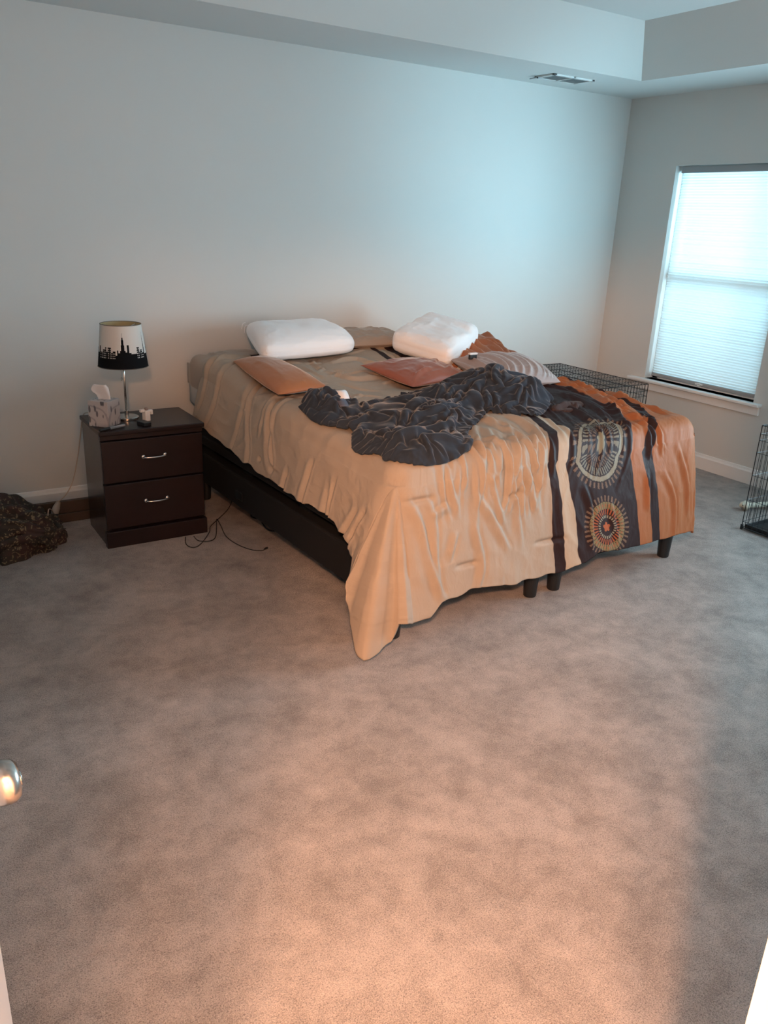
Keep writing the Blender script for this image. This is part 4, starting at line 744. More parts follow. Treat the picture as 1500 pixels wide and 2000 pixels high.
13,4,2,-7,0,-6,-8,-2,2,12,-26,10,-7,-3,33,-1,0,0,14,-6,-2,-21,-7,0,1,12,12,8,0,3,19,16,3,-8,-1,-7,-5,-4,0,-28,-10,-18,31,22,-11,29,-16,-9,-23,8,15,-7,-7,9,6,3,-9,4,-9,12,
-7,-7,-3,-2,-4,-3,-5,-3,5,9,-5,-11,5,7,10,-34,9,13,0,-14,12,19,-14,-6,-13,20,-16,14,16,15,2,3,-8,9,-7,-9,-2,2,-2,5,-9,4,-1,-9,31,-6,-4,8,-8,-1,-13,-18,-3,-2,12,13,20,-1,14,-2,
-8,11,20,-8,8,1,-19,5,-10,-20,7,-17,34,-3,-13,-13,-3,14,-22,0,26,7,-1,7,18,4,3,-21,13,-7,-7,-8,-7,-3,-4,-5,-5,-3,-10,-6,22,-2,-10,-6,7,5,-7,9,16,-8,1,14,-20,2,-17,17,-9,4,14,3,
16,-3,2,11,-4,-2,0,-2,0,2,-6,8,-20,14,-14,-6,6,-6,-15,2,-9,8,3,6,-9,-1,10,6,39,2,9,-8,0,-3,14,3,-37,-6,18,-12,-5,17,15,-12,31,-20,-25,-3,-10,4,-16,26,16,10,-2,5,21,5,-11,-2,
-3,-6,-8,-7,-6,-4,-4,-6,-4,-2,-10,-21,10,14,4,-9,3,8,5,1,20,-4,-13,9,-15,0,-12,16,5,0,-29,16,34,6,-8,9,5,0,1,4,-20,21,-14,-4,-9,-15,-5,1,-9,-9,-13,3,16,6,-1,-1,7,9,15,-7,
38,14,-12,-11,10,-12,-9,5,-16,-11,9,12,-4,25,-7,3,-20,-13,-12,15,0,-5,-3,24,20,4,1,9,18,-4,-1,-5,-8,-11,-8,-2,-7,-4,-5,-8,-4,18,-25,-6,-1,3,4,6,0,5,7,-2,3,0,-4,12,-15,-2,16,-18,
4,6,-3,1,-1,32,-6,4,7,5,2,-21,-2,21,-10,-14,-16,-6,2,-14,-3,-12,-3,8,17,2,8,7,-5,-2,24,-12,13,29,-11,-3,1,-4,-3,-9,-4,2,7,-7,8,20,1,3,-14,-18,-11,5,-1,-3,3,12,21,12,6,1,
5,9,-2,-6,-6,-9,-8,-3,-5,-5,-3,-9,-16,-11,30,-11,-1,-2,-4,-2,10,5,-3,6,6,4,-4,5,-2,-10,-12,-5,27,-4,-4,8,1,-2,22,6,-10,14,9,-20,-6,-8,14,0,-17,-9,-1,-9,-11,-5,-5,5,19,-32,-8,19,
14,20,8,14,-2,8,5,-6,-8,-1,6,-7,-25,13,23,-2,-8,21,6,-9,-25,-13,12,5,0,-4,5,8,8,16,8,0,10,11,-19,-5,0,-6,-2,-5,-4,-7,-2,-9,-8,-14,-16,29,13,-3,-5,-8,4,4,3,7,-2,0,5,-2,
15,-13,-3,-13,-12,23,13,-7,4,3,14,4,-1,-20,5,16,-1,-11,-18,-5,22,-10,-5,-9,-8,-2,-7,20,-24,14,-24,22,13,3,16,7,5,8,-1,-4,-6,-7,-5,7,-16,-20,6,31,-3,9,26,-21,29,-29,-13,-5,4,-1,12,-8,
2,11,1,3,11,1,-4,17,-2,-7,-4,-2,-5,0,-3,-4,-5,-6,-8,-8,-11,-8,1,32,4,-7,-4,3,5,0,0,-1,9,5,-20,26,-5,-14,7,-14,0,25,7,-1,-14,0,6,10,-6,-3,10,-4,-14,-12,-10,32,-7,-8,-9,5,
-4,-5,16,-23,17,0,4,20,4,3,2,6,-2,-4,-5,-7,-11,-4,-1,-11,0,24,17,-8,27,-1,-17,4,-9,-4,-16,22,-8,14,-8,8,5,-10,-4,0,1,3,13,2,-4,0,-2,-4,2,-3,-1,-4,-5,-6,-7,-7,-2,-4,23,-1,
-3,-3,-4,-1,-1,9,4,-9,19,-17,6,25,-20,6,4,-7,-9,4,-3,-6,-13,16,32,-4,-5,0,-5,-7,-7,-13,34,-7,-10,-10,29,-2,-9,-2,16,-8,12,-5,16,-3,3,-4,-5,-4,-5,-4,-9,-5,-7,-2,7,7,16,4,25,-3,
-5,0,-14,14,-8,-14,22,-2,-4,-7,5,-4,-3,-8,4,-10,7,14,7,0,0,-1,-3,2,-3,-2,-4,-3,-6,-4,0,-3,-4,5,-3,2,-1,-1,-1,4,6,-2,-2,19,-10,2,19,-9,-11,19,-15,-5,-7,-6,-9,-9,15,25,5,1,
0,-3,-6,-17,34,-4,-9,-17,7,29,12,-15,-4,14,-16,17,-18,-15,-3,6,1,-2,-2,-5,-6,0,-2,-3,2,25,17,8,-14,27,-19,21,1,-1,-16,31,-26,26,-3,-24,-6,-5,-8,0,-3,0,0,2,3,6,6,3,1,-3,-1,1,
-1,-1,-1,-4,-3,-3,-1,-7,0,-2,0,-3,3,0,0,-5,9,-3,3,23,-8,14,1,-12,-8,-1,-10,-14,-10,-6,18,-13,4,7,6,0,3,7,-2,-11,21,9,-5,-12,10,34,6,-26,5,15,-20,18,-20,-9,0,1,-1,-3,-6,-9,
-7,1,2,4,4,18,25,-3,18,-13,3,18,3,-10,-3,40,-8,-8,-12,-13,-11,-9,-3,0,-1,0,3,1,3,4,3,3,1,-3,2,1,0,-1,-3,-7,-2,-3,-6,-2,-3,-1,-1,-2,11,2,-2,7,-3,1,13,7,-16,22,-5,-6,
-11,-15,-7,-11,-6,-2,15,-4,0,6,1,1,5,2,-1,5,0,10,4,-11,13,34,-17,-17,25,-1,-28,1,-3,-9,-4,2,-2,-3,-4,-7,1,3,-4,14,21,8,3,28,-13,16,2,22,-13,-9,33,28,-28,-18,-10,-13,-12,-7,-3,-1,
-1,-2,2,8,5,-1,6,4,-1,1,0,-2,-1,-2,-5,-2,-3,-5,-2,-6,-3,1,1,-4,17,-5,7,2,0,12,9,-16,-1,9,-1,-10,-18,-11,-8,-2,3,-6,-3,-4,3,1,7,3,8,-6,15,5,-3,15,1,-8,13,19,-22,-12,
21,1,-17,-6,-5,-3,1,-1,-3,-6,-4,3,3,1,-6,19,31,17,5,-9,8,-12,3,34,-13,14,18,-28,11,-13,-10,-11,-7,-6,2,-6,-1,3,1,9,2,1,5,4,0,1,-2,-2,-3,-4,-1,-4,-4,-4,-4,-4,4,10,-12,-5,
5,16,-3,-1,-16,8,10,0,-6,-3,-1,-5,-15,-7,0,-6,8,-10,-6,7,-3,15,-3,2,-20,17,10,12,1,14,4,2,10,-2,-14,-14,15,0,1,-7,-7,-6,-4,-3,-6,-5,10,5,1,1,2,24,7,2,26,-7,-14,-4,9,3,
23,5,2,-16,9,13,-12,-14,-6,-6,-4,3,-8,13,1,-3,5,2,5,3,0,2,-2,-1,-3,-4,-2,-2,-5,-7,-10,-19,-10,29,9,6,-33,16,29,-22,4,4,-7,-5,0,-4,-2,-4,-7,-7,-2,4,-19,15,-24,-6,-7,3,33,10,
-17,8,9,13,5,-1,10,15,2,-1,-6,-10,-14,12,23,-9,-4,-6,-6,-7,-6,-6,-7,20,-7,13,6,14,3,5,23,-8,-10,-1,-12,21,14,9,-1,-9,0,21,-2,-15,-8,-4,-8,5,-3,-12,26,-3,8,-2,-5,6,2,1,-1,-1,
-3,-5,-4,-3,-4,-8,-5,-16,-19,-13,12,41,-13,-31,13,25,-10,-6,0,8,-16,-4,-4,-2,-1,4,-2,0,12,-29,-2,-14,-5,-14,4,36,11,5,5,11,-3,10,8,11,10,-1,-3,-8,-6,-5,17,19,-25,8,-5,-12,-12,-8,2,-10,
21,-5,15,24,13,-11,25,-8,-10,-2,-14,1,-5,10,14,11,-1,9,17,-9,-7,-8,-7,-5,14,-7,-3,15,-6,19,-12,1,3,-2,0,0,-2,-5,-4,-2,-4,-6,-10,-6,-20,-12,-5,14,27,-27,12,-3,-6,9,3,-6,-9,-6,-5,-2,
1,6,2,-3,-26,3,0,-21,-10,3,-4,-3,5,6,12,19,26,10,15,11,6,4,-4,-4,-1,2,9,-8,11,-15,3,-8,-16,-18,18,-8,-8,15,18,-7,7,9,23,14,-12,-1,-10,-21,11,9,7,1,6,4,-19,19,-1,9,-5,1,
-7,12,0,15,-4,-7,12,-1,3,-1,-7,-4,-3,-1,-4,-2,-3,-6,-12,-9,-9,-10,-4,6,-7,11,-8,9,-3,-16,-2,18,-12,-6,-4,-9,-2,0,8,2,-7,0,-1,-16,-20,5,1,-10,5,6,12,15,15,17,6,20,10,5,-2,-7,
-6,-8,27,12,-19,4,-7,-4,-17,-9,-22,29,-4,14,-4,8,4,-1,36,-7,12,-12,-27,5,-21,14,11,14,-3,13,-16,27,0,3,-3,2,-4,6,9,16,-16,12,-7,-16,-18,20,9,5,-7,-7,-3,1,-2,-7,-15,-24,-7,-4,3,11,
4,-7,-15,-7,1,10,-1,-5,-6,1,7,-5,-8,3,9,-2,-9,-1,-31,-21,15,-22,29,-10,2,-1,23,18,6,14,6,4,16,6,4,-1,-4,-2,-6,7,15,10,-10,-9,-15,-22,6,-24,37,4,3,11,-3,6,31,4,-1,-32,8,-14,
-8,11,10,-2,14,-10,14,-9,2,7,19,-4,12,11,-13,-9,-4,3,-3,10,23,-14,-3,2,-6,-4,-10,-17,-9,-13,-8,-6,5,-5,0,0,8,-6,-4,2,9,-2,-9,-3,11,-3,-15,4,15,-2,-1,-4,-3,-43,-11,10,3,-11,12,-5,
-4,34,19,9,2,4,3,11,6,3,-1,-3,1,6,16,10,-8,-12,-12,-19,-7,-11,28,-16,22,12,4,0,36,-12,-17,-17,19,-13,11,-9,13,-2,6,-5,8,0,10,-10,21,12,5,-46,26,30,-4,5,-21,-6,-14,7,-12,-17,4,-17,
7,-11,11,-12,5,0,5,1,-9,17,-20,19,-15,19,-22,0,30,-18,26,0,-1,-25,-10,-18,-14,-13,-6,6,-13,5,32,23,5,0,1,4,10,4,1,-4,-5,3,7,7,17,-5,-11,-13,-12,8,37,-38,-20,27,34,-15,31,-13,-4,-14,
25,-19,-7,14,-5,8,-2,1,-5,5,-8,19,-6,23,-10,-3,-2,6,6,9,-1,-34,11,-15,8,-12,9,-13,-5,-3,17,-2,-2,21,-18,31,-21,27,-14,-4,36,-22,-5,40,-22,-15,-25,-17,-14,-13,-6,-2,-18,-9,32,24,-18,22,1,-2,
10,7,-3,-3,2,1,12,16,11,-7,-10,-11,-19,26,-19,-15,11,-38,35,25,30,-9,-9,2,19,-11,-4,-19,19,5,-4,-25,4,20,0,-10,14,11,-3,-15,12,17,1,-2,6,-8,-15,-19,13,-9,13,-8,6,-3,8,7,3,22,-13,1,
25,-18,1,30,-23,-19,-19,-12,-6,-4,1,-26,-9,27,8,-31,11,24,-7,-9,-8,2,-1,4,-8,5,11,44,19,-18,-55,71,-14,2,7,-50,-5,4,56,10,-19,3,-9,19,-19,3,-16,15,-9,-23,4,3,-3,26,14,-7,3,16,8,-6,
-7,-17,33,-27,5,5,-9,3,-1,9,7,0,11,-1,0,12,-12,41,-18,-26,-10,-13,-9,13,-11,-29,-1,22,-5,-24,3,23,-8,-8,-6,-6,6,4,-1,-2,-19,-6,37,-34,-7,30,101,-55,41,-63,-19,19,45,-16,8,5,-16,16,-24,8,
-4,-14,-11,0,18,-9,18,23,-4,4,6,-9,5,9,-7,3,-11,8,-5,-6,15,5,1,12,0,-13,14,15,-6,-14,-16,-33,-2,31,-22,-17,31,-6,-26,-2,28,-20,-3,-7,-8,-12,24,1,1,-5,-29,-9,32,20,10,11,-11,39,-28,-19,
18,26,4,0,-3,-19,3,-6,6,-8,-15,-2,-2,7,6,2,40,-13,9,-4,2,2,9,-14,17,-10,2,5,4,11,6,-11,-11,-10,9,-3,-23,3,-21,32,13,-26,6,19,-38,4,27,-12,-9,-10,-5,-9,-10,33,-5,-46,12,8,6,19,
20,8,-11,10,9,-21,15,26,-33,2,12,-10,-4,-2,3,-11,-8,1,21,-12,10,0,29,2,-15,16,13,-9,9,-13,-5,15,2,-5,10,-4,-16,-18,-4,-4,-6,-6,41,19,-35,4,26,-29,-4,-8,10,18,-18,-7,-6,-7,26,-33,-31,-30,
52,21,36,-15,12,1,-2,12,-22,34,-2,-30,1,11,-7,-8,6,-3,-9,-24,26,15,-9,23,6,13,2,-29,13,16,-21,-18,48,-4,0,0,-8,-15,-9,-3,-5,-9,1,40,-17,-15,16,10,-22,8,-18,7,9,-7,-3,-3,-4,0,-28,-11,
22,33,5,12,2,3,9,-15,25,-21,-11,10,9,-16,-6,3,2,-19,14,-3,19,-2,27,-6,-3,-16,23,9,4,-15,-1,-4,-4,-4,0,-5,-15,18,13,-9,-17,21,-1,-22,11,-15,-6,0,-3,-4,-4,-4,6,4,-14,52,13,-1,13,-14,
-4,19,21,-19,-16,15,-21,-5,3,5,-6,-1,6,-9,22,-5,19,0,-11,8,9,7,-21,4,-2,2,-10,5,10,-18,10,-20,1,16,-24,15,-13,-9,-1,-3,0,3,0,0,17,-14,62,-10,1,3,-29,31,12,-34,25,-12,-8,-8,14,-9,
1,0,5,-6,19,-1,12,-10,4,9,2,14,-24,1,-2,0,-18,10,-13,-9,12,-14,13,-6,-2,-1,-5,2,-5,11,-8,24,39,21,-38,11,15,-22,13,-17,-8,-8,20,-11,6,-22,22,-15,41,-11,6,-10,2,6,5,-32,26,2,-14,-4,
-10,5,-7,13,-18,19,-10,-20,20,-4,10,-11,28,23,3,-16,16,-2,-21,4,-23,28,9,-21,-12,1,28,-2,6,-15,19,10,-6,12,-2,7,-24,0,-3,-11,34,-13,-10,15,-13,-15,37,24,-2,-28,9,-23,0,-18,9,2,8,6,-3,29,
-11,3,6,-1,-8,-4,-3,32,18,-10,-31,13,-15,0,-3,1,-8,20,19,-18,14,28,2,14,-15,-26,8,-15,10,-1,-9,-7,26,31,-3,14,7,22,-36,-25,18,-8,-4,-1,-9,9,-6,11,23,31,17,-36,-21,24,-7,-12,5,-4,3,10,
17,33,12,-32,-8,-16,21,-23,20,0,11,2,39,7,-24,-9,-12,13,-14,22,1,15,16,6,-4,-15,-8,9,11,9,8,15,10,-1,-21,7,12,31,-40,27,10,14,-4,1]
BLZ = [
1434,12,-16,10,-24,13,-11,6,-8,1,4,5,-3,-3,26,-6,-2,20,-19,22,-2,31,-26,28,-21,27,13,-40,17,8,-24,21,-28,20,0,-21,-21,35,1,-4,-25,8,36,-12,28,-24,28,-20,28,-26,46,-2,-40,36,-31,32,-12,-15,-6,-1,
-7,5,16,-25,-25,2,-17,29,22,-15,31,12,1,-10,21,8,-37,-1,48,-33,27,-28,46,-32,5,-9,-3,-14,-16,6,25,-22,-32,4,-20,21,3,35,-4,4,4,4,11,14,-30,23,38,2,-29,-24,20,9,-6,-7,-5,8,-4,-39,-13,40,
1,-38,-39,57,8,-21,4,1,17,6,9,-1,-11,10,30,26,1,-27,14,21,-3,-8,0,-18,-18,-10,-43,-6,48,-9,-11,-70,-20,50,56,4,-7,-22,-1,23,9,6,-18,-3,14,31,23,3,-4,-2,0,1,-4,-53,-19,2,22,-37,-3,43,
-60,-19,-2,9,40,-17,46,7,-26,-12,12,22,9,6,-14,5,5,29,7,-15,-31,0,3,-7,30,-24,2,-20,16,-36,5,18,-48,-11,-24,24,29,6,38,17,-31,-11,8,7,3,1,-9,-4,6,10,0,9,-8,10,22,-13,12,-38,3,11,
-1,-40,5,21,-51,-32,58,26,-9,6,50,0,-30,8,9,7,3,1,-19,-11,-6,-4,-2,2,24,-22,37,2,-46,2,8,0,-1,-37,16,4,-44,-45,36,51,31,10,-5,40,5,-5,3,4,1,2,-6,-18,-7,-14,-12,-14,-13,12,0,35,
0,-50,-2,21,-4,-3,-47,3,-9,19,-44,15,13,33,30,33,15,11,10,4,1,3,1,-1,-4,-7,-12,-14,-9,-10,-43,-1,7,33,-10,-46,-6,38,0,-43,-4,39,-39,3,-60,60,16,-16,16,29,16,8,10,9,6,1,8,7,6,0,
-19,-30,-8,11,-3,-45,-5,11,30,-8,-42,-4,38,-10,-41,15,38,-19,-88,22,12,52,20,-35,4,7,14,10,8,7,3,3,14,7,8,16,-9,-48,-18,22,-2,-32,-8,9,29,-7,-42,0,42,-24,-37,11,-9,11,-65,48,-6,17,41,16,
-27,1,5,11,2,3,1,-4,1,7,7,23,23,-15,-43,-28,3,-2,-1,6,8,24,-16,-33,30,-3,-36,-4,16,15,-7,-94,33,51,-16,16,43,10,-1,-1,2,-12,3,8,-17,32,-31,-8,12,30,11,-12,-44,-14,1,8,6,3,12,6,
-17,-18,34,-24,-38,8,8,0,-18,-58,53,-6,37,-14,34,37,11,-1,15,-4,-1,2,-52,36,11,-43,-11,2,33,10,-14,-40,0,10,10,6,8,6,-6,-19,-2,17,-29,-32,11,-5,17,3,-116,52,60,29,-36,5,36,13,-37,22,46,-1,
0,-25,-23,41,9,-21,-41,-4,33,7,-7,-5,4,3,6,7,9,1,-3,0,-2,-21,-31,-29,9,3,4,3,-117,84,-7,56,1,-25,10,40,1,-37,13,29,23,5,-18,-18,-29,32,9,-47,-5,18,14,2,2,-1,8,5,6,0,3,15,
2,-4,-20,-31,-29,-12,15,18,-39,-26,-42,33,52,-18,32,-7,7,34,14,-7,-26,-10,16,6,10,-50,-11,3,42,11,-40,-4,6,4,6,1,4,5,10,-12,-1,25,19,18,-1,-18,-29,-10,-31,19,-77,14,31,-88,46,17,28,7,2,17,
37,17,0,1,-39,-7,-9,-1,-29,0,0,9,31,7,-23,-5,-2,4,6,6,8,19,7,-37,2,30,12,34,-1,-43,-32,20,-3,-44,-42,82,-43,-10,52,-2,-35,14,-85,62,30,18,-3,-27,9,34,-2,-11,31,12,-4,-21,-16,-17,2,-1,
3,-30,27,10,2,-20,1,4,3,2,4,37,-4,-45,3,10,25,33,-3,-37,-34,3,25,-47,12,33,-30,29,-43,40,-6,13,-42,72,-47,-2,-27,12,-88,38,26,51,-1,-32,-6,32,0,-20,18,24,8,6,-29,-12,-4,1,2,-32,8,13,
23,5,-2,2,4,-10,-8,-1,44,-13,-47,7,7,38,26,-18,-26,-19,29,-31,31,-30,15,13,-55,15,2,37,-18,33,-35,-5,39,-40,27,-36,-18,11,-80,0,55,1,46,1,-33,-1,33,1,-25,2,4,7,-17,-4,-3,2,4,-12,7,7,
10,28,3,4,7,8,2,-29,-8,12,14,-11,-6,14,41,-6,-11,-34,4,32,-41,23,-43,12,-19,17,-21,33,-34,14,39,15,-7,-41,0,42,-10,-11,-14,-22,-10,-52,68,-25,-1,37,2,-30,-1,27,-14,-3,5,0,-9,-4,-6,0,-2,0,
9,9,9,8,0,9,8,17,20,0,-24,16,18,-6,-14,-6,4,30,2,-26,-9,41,-17,-36,-12,16,-38,12,-32,41,-17,27,-44,55,-19,-10,41,3,-35,-14,8,25,-7,-9,-3,-16,-19,-3,-55,49,39,-39,-4,31,6,-29,0,11,9,13,
10,-5,-8,-34,-4,3,28,12,10,11,9,-22,-5,4,13,21,9,10,-20,27,3,-1,0,-2,7,10,0,-35,34,-6,-39,-14,-16,19,-38,-6,40,-21,-15,-9,-6,65,-45,29,-8,22,13,-7,-30,-3,-8,6,1,-6,-4,-7,-24,3,-45,13,
54,24,-41,0,18,-18,-5,9,13,11,9,-1,-10,-36,-4,11,8,33,3,10,20,2,-27,-6,9,18,-15,12,7,7,7,24,-2,-7,-18,5,19,-23,-6,5,28,-10,-29,-23,9,-43,-2,32,-50,38,-60,-6,75,-10,12,7,-8,1,-2,7,
19,6,-11,-12,-14,3,0,-5,-8,9,-24,-2,-47,9,65,6,-42,-6,-4,4,10,12,12,4,7,-10,-34,-1,33,-10,-4,8,5,35,22,1,-27,6,10,1,16,13,-6,5,5,19,-1,-21,-9,3,-4,-11,-3,6,29,-19,-17,-12,-17,-34,
-1,48,-6,-47,-12,24,-13,-38,46,53,8,7,-4,1,-18,-3,-8,26,19,-14,-18,8,5,-5,-5,-10,-23,-30,-9,-8,-9,53,14,-19,-23,-4,5,9,9,6,9,6,-37,-10,37,22,-34,13,-4,5,36,19,-4,6,8,3,10,8,4,5,
4,6,-4,-28,-2,18,-2,-27,-8,-10,-2,-23,-22,0,23,0,-39,2,34,-6,-48,-20,2,-25,46,42,-18,30,30,-4,8,6,5,2,2,-27,-25,29,41,6,-41,24,-37,-1,-23,-11,-11,4,-34,-19,15,29,15,-5,-23,-1,6,7,5,5,
15,10,-47,0,49,12,4,-7,-30,15,37,9,6,0,4,7,10,9,5,5,4,1,-28,-6,-5,15,-6,-5,-11,-14,-29,-8,-22,3,22,0,-38,3,38,-23,-71,-5,71,18,-47,0,74,-45,-1,15,-2,11,21,-13,8,54,11,-22,-17,12,
45,0,-41,33,-36,-31,-1,-17,-14,-6,-12,-48,5,-1,44,9,-3,-17,1,4,6,6,11,30,-2,-47,8,40,27,8,-30,-23,6,38,7,-26,-2,-1,9,37,9,5,4,7,8,-6,-14,-9,12,-5,-4,-9,-20,-37,-28,3,13,5,-10,-24,
8,41,-57,-51,55,44,10,-21,35,-18,-29,8,-9,28,-12,59,-16,-2,57,10,-21,-20,6,44,-33,42,2,-47,18,-32,-34,-31,-59,-10,9,5,-9,4,40,1,-6,-11,0,4,4,5,16,36,-12,-33,11,47,17,10,-19,-34,1,30,-5,-22,
-2,2,40,13,-2,0,0,4,18,8,-8,-8,-6,-4,-4,-10,-5,-37,-31,8,5,-3,-7,-15,23,10,-37,-20,24,0,-4,2,44,5,8,-18,1,43,5,27,-19,-3,48,13,-25,-25,21,37,-34,47,-25,19,-36,4,-35,-34,-46,-34,30,-39,
1,-14,9,8,3,6,1,6,5,4,4,10,36,5,-35,8,48,1,-30,3,-12,5,23,4,-1,-5,40,-14,-41,0,-1,7,17,43,-10,-21,-18,-5,-15,-10,42,-20,-44,5,7,-1,-2,-4,8,24,3,-36,37,-29,18,-36,-1,38,32,2,
10,-27,18,10,-4,-1,20,46,8,-24,-7,8,-9,17,11,37,-18,-43,13,-36,-45,1,-57,-26,12,6,-24,7,3,-1,5,20,14,8,4,-23,15,40,-6,-33,9,37,0,-10,-21,-7,2,23,0,-36,9,52,-38,14,34,-14,-27,59,-12,-10,
-18,-4,2,-37,-7,46,-10,-31,5,2,-3,3,3,4,10,-13,33,11,-34,17,-36,-16,34,51,-25,18,19,8,-9,0,-1,13,42,3,-2,5,-3,-8,3,28,11,-38,-17,12,-36,-51,-98,-3,-26,-6,57,18,-3,2,2,-25,-3,22,21,12,
-3,-15,-16,49,4,6,-38,-3,35,-9,-18,-10,-2,12,28,2,-39,10,34,-31,37,31,-34,37,8,-9,-13,4,5,-38,-41,-5,51,-5,0,6,-21,6,15,8,0,-27,1,41,8,-6,-28,-33,12,50,14,-18,18,21,11,-2,5,1,26,-20,
14,13,10,8,-1,4,17,-17,-18,-2,-28,-53,-44,-69,-15,-33,10,6,21,28,16,5,-2,-28,15,29,9,-40,29,-27,38,6,-6,20,-45,0,7,-6,-3,-5,-1,16,31,6,8,7,-41,3,13,12,0,32,0,-42,-8,46,-4,-37,-45,16,
9,3,34,10,7,8,6,1,-9,-34,7,33,8,-3,-26,-18,15,36,-20,6,13,34,-5,8,11,-7,10,-21,9,11,20,11,12,10,-12,2,-8,-39,-35,-17,-51,-98,-13,1,-7,13,6,11,11,33,12,4,-8,-11,39,7,-47,30,-29,33,
2,-1,4,4,-30,-1,-1,1,2,7,-9,8,33,2,17,0,1,-29,-10,-1,24,28,-3,-45,-2,47,2,-42,-10,-1,4,6,31,13,13,2,3,1,-9,-35,-9,50,15,-11,-28,-3,18,7,4,11,2,-6,2,3,15,8,10,14,-10,-11,
6,15,26,-22,17,10,-19,-35,-33,-35,-83,-45,-17,50,6,14,11,-31,1,13,29,0,-23,4,37,-13,2,-42,26,6,3,4,0,-8,-4,0,3,14,29,-1,-18,-11,-4,18,36,4,-5,-11,-31,-4,12,37,-1,-46,-2,51,-14,-3,0,5,
-16,-11,12,45,13,3,-2,-5,-39,-14,4,40,15,-14,5,16,7,5,10,-6,-10,-16,3,11,30,25,18,-3,-31,-18,-3,8,-12,5,17,11,-8,-39,-48,-60,-70,-8,-7,5,48,-3,-3,29,2,-38,3,25,17,-6,-31,6,28,5,-39,-1,
17,8,5,2,-1,0,0,1,13,33,15,17,-9,-27,-20,4,7,31,1,-10,-31,-6,6,38,-1,-55,9,38,-5,11,30,-3,-34,-4,6,37,8,4,-11,-25,45,-33,-14,36,9,-1,10,12,7,9,7,-8,-27,-11,27,21,-5,31,15,-3,
-44,-19,1,22,-32,-8,-1,30,-8,-43,-57,-64,-35,-23,44,-32,6,3,16,42,4,-32,-11,16,23,-1,-31,2,32,-10,-19,4,14,8,3,1,2,2,-5,-2,28,37,12,11,2,-21,-18,-11,-3,7,25,2,-9,-36,-1,38,-21,-15,21,-27,
5,56,22,-2,-5,-23,-7,8,31,12,-4,34,-12,-30,-19,29,10,8,-12,0,13,30,3,-6,-26,2,16,-6,-1,8,48,-4,-16,-32,17,-9,-31,-15,11,1,-45,-63,-18,-60,5,-25,36,-17,-5,7,-2,47,-9,-26,-6,3,29,15,-3,-25,
6,30,-24,-1,7,11,7,2,3,5,3,-15,3,30,35,22,1,0,-3,-6,-27,-12,-1,16,-7,-32,5,11,-4,33,35,-11,-38,-4,11,44,10,-1,-35,-4,5,37,30,17,3,-8,-29,-19,10,23,3,-4,14,30,-3,9,-27,25,10,-3,
5,-21,-18,6,25,-4,-14,-4,-10,-13,-33,-11,1,-40,-42,-49,-25,-35,45,19,9,2,-29,20,1,-34,-7,0,9,32,13,2,4,11,0,-5,-16,5,6,4,4,5,4,2,-13,7,12,30,30,5,-1,-2,-8,-21,-14,-21,3,-1,9,28,
-28,12,48,11,5,-30,-10,1,21,19,-25,-7,-2,0,30,42,20,2,-3,-16,-20,4,15,0,12,33,13,-31,37,-34,40,-1,-17,14,-33,7,-15,8,-5,-15,-3,-7,-13,-36,-10,7,-50,-56,-49,2,-20,1,6,8,5,40,-44,-3,36,-4,
-27,-3,2,8,29,4,-18,28,10,4,-3,-12,3,4,4,6,5,4,2,-3,-1,-5,21,25,18,-4,-10,-25,-8,-1,-2,-2,-2,43,21,-27,4,6,42,14,-2,-31,-3,14,10,-6,-8,-19,23,22,35,12,1,3,-6,-23,4,1,9,29,
42,-10,-27,36,-36,47,0,-44,-3,-13,-13,-7,-6,-4,-5,-5,1,-15,-34,-6,-9,-58,-56,-18,-37,48,25,-20,-15,20,22,-40,-13,31,6,-26,1,5,5,5,-2,6,29,8,0,0,-8,3,3,6,5,5,4,-1,-4,-7,-3,5,30,8,
0,3,1,1,-2,-4,-20,-15,70,22,0,-26,-9,36,33,0,-5,4,1,-2,-3,-19,-14,18,11,29,3,5,12,4,-26,2,-3,34,11,38,3,6,-44,-3,46,-15,-42,-17,2,-3,-5,-8,-7,-7,-3,-12,-22,-19,-27,-18,-66,-48,-18,17,
48,8,2,-35,31,13,-51,-6,41,-1,-20,-2,0,1,2,5,7,27,4,4,-1,-6,1,3,6,5,4,0,-3,-3,-5,-9,5,20,3,3,16,5,3,0,-5,-26,17,63,24,-1,-46,5,16,34,2,-3,-2,7,4,13,-20,9,-6,6,
11,9,12,21,-23,-13,2,7,36,7,41,7,-24,-37,8,42,-15,-21,-6,-4,-6,-8,-10,-9,-16,-20,-21,-16,-5,-53,-51,-58,11,-26,48,-4,44,-33,43,-38,37,-39,-13,41,-2,-10,-6,-22,-2,2,3,3,3,5,25,5,2,-7,1,3,
6,3,1,-2,-3,-5,-11,5,24,6,-11,3,18,3,-11,-16,5,36,10,54,29,-37,-27,6,7,25,-19,-2,3,11,41,11,8,0,7,10,9,8,5,-8,-15,-13,-2,10,36,5,42,-1,-33,-36,7,28,-14,-9,-5,-6,-8,-8,-10,-15,
-23,-20,-14,-22,1,-56,-50,-40,-27,53,34,-21,24,44,-1,-42,28,-32,24,-7,-13,-4,-7,-21,-1,6,-2,-2,3,5,27,4,0,-5,0,2,1,3,-3,-3,-5,-10,3,30,-2,-23,-2,2,32,7,-24,5,33,32,7,50,6,-32,-18,3,
9,12,-15,-4,3,22,43,8,3,5,3,-2,14,7,13,2,-8,-22,-6,14,37,12,29,-12,-30,-37,-3,0,1,-19,-7,-8,-7,-8,-10,-15,-13,-3,4,-47,-2,-43,-38,-63,62,-5,38,-14,43,39,-35,-21,-22,1,5,-5,-2,-3,-19,-5,
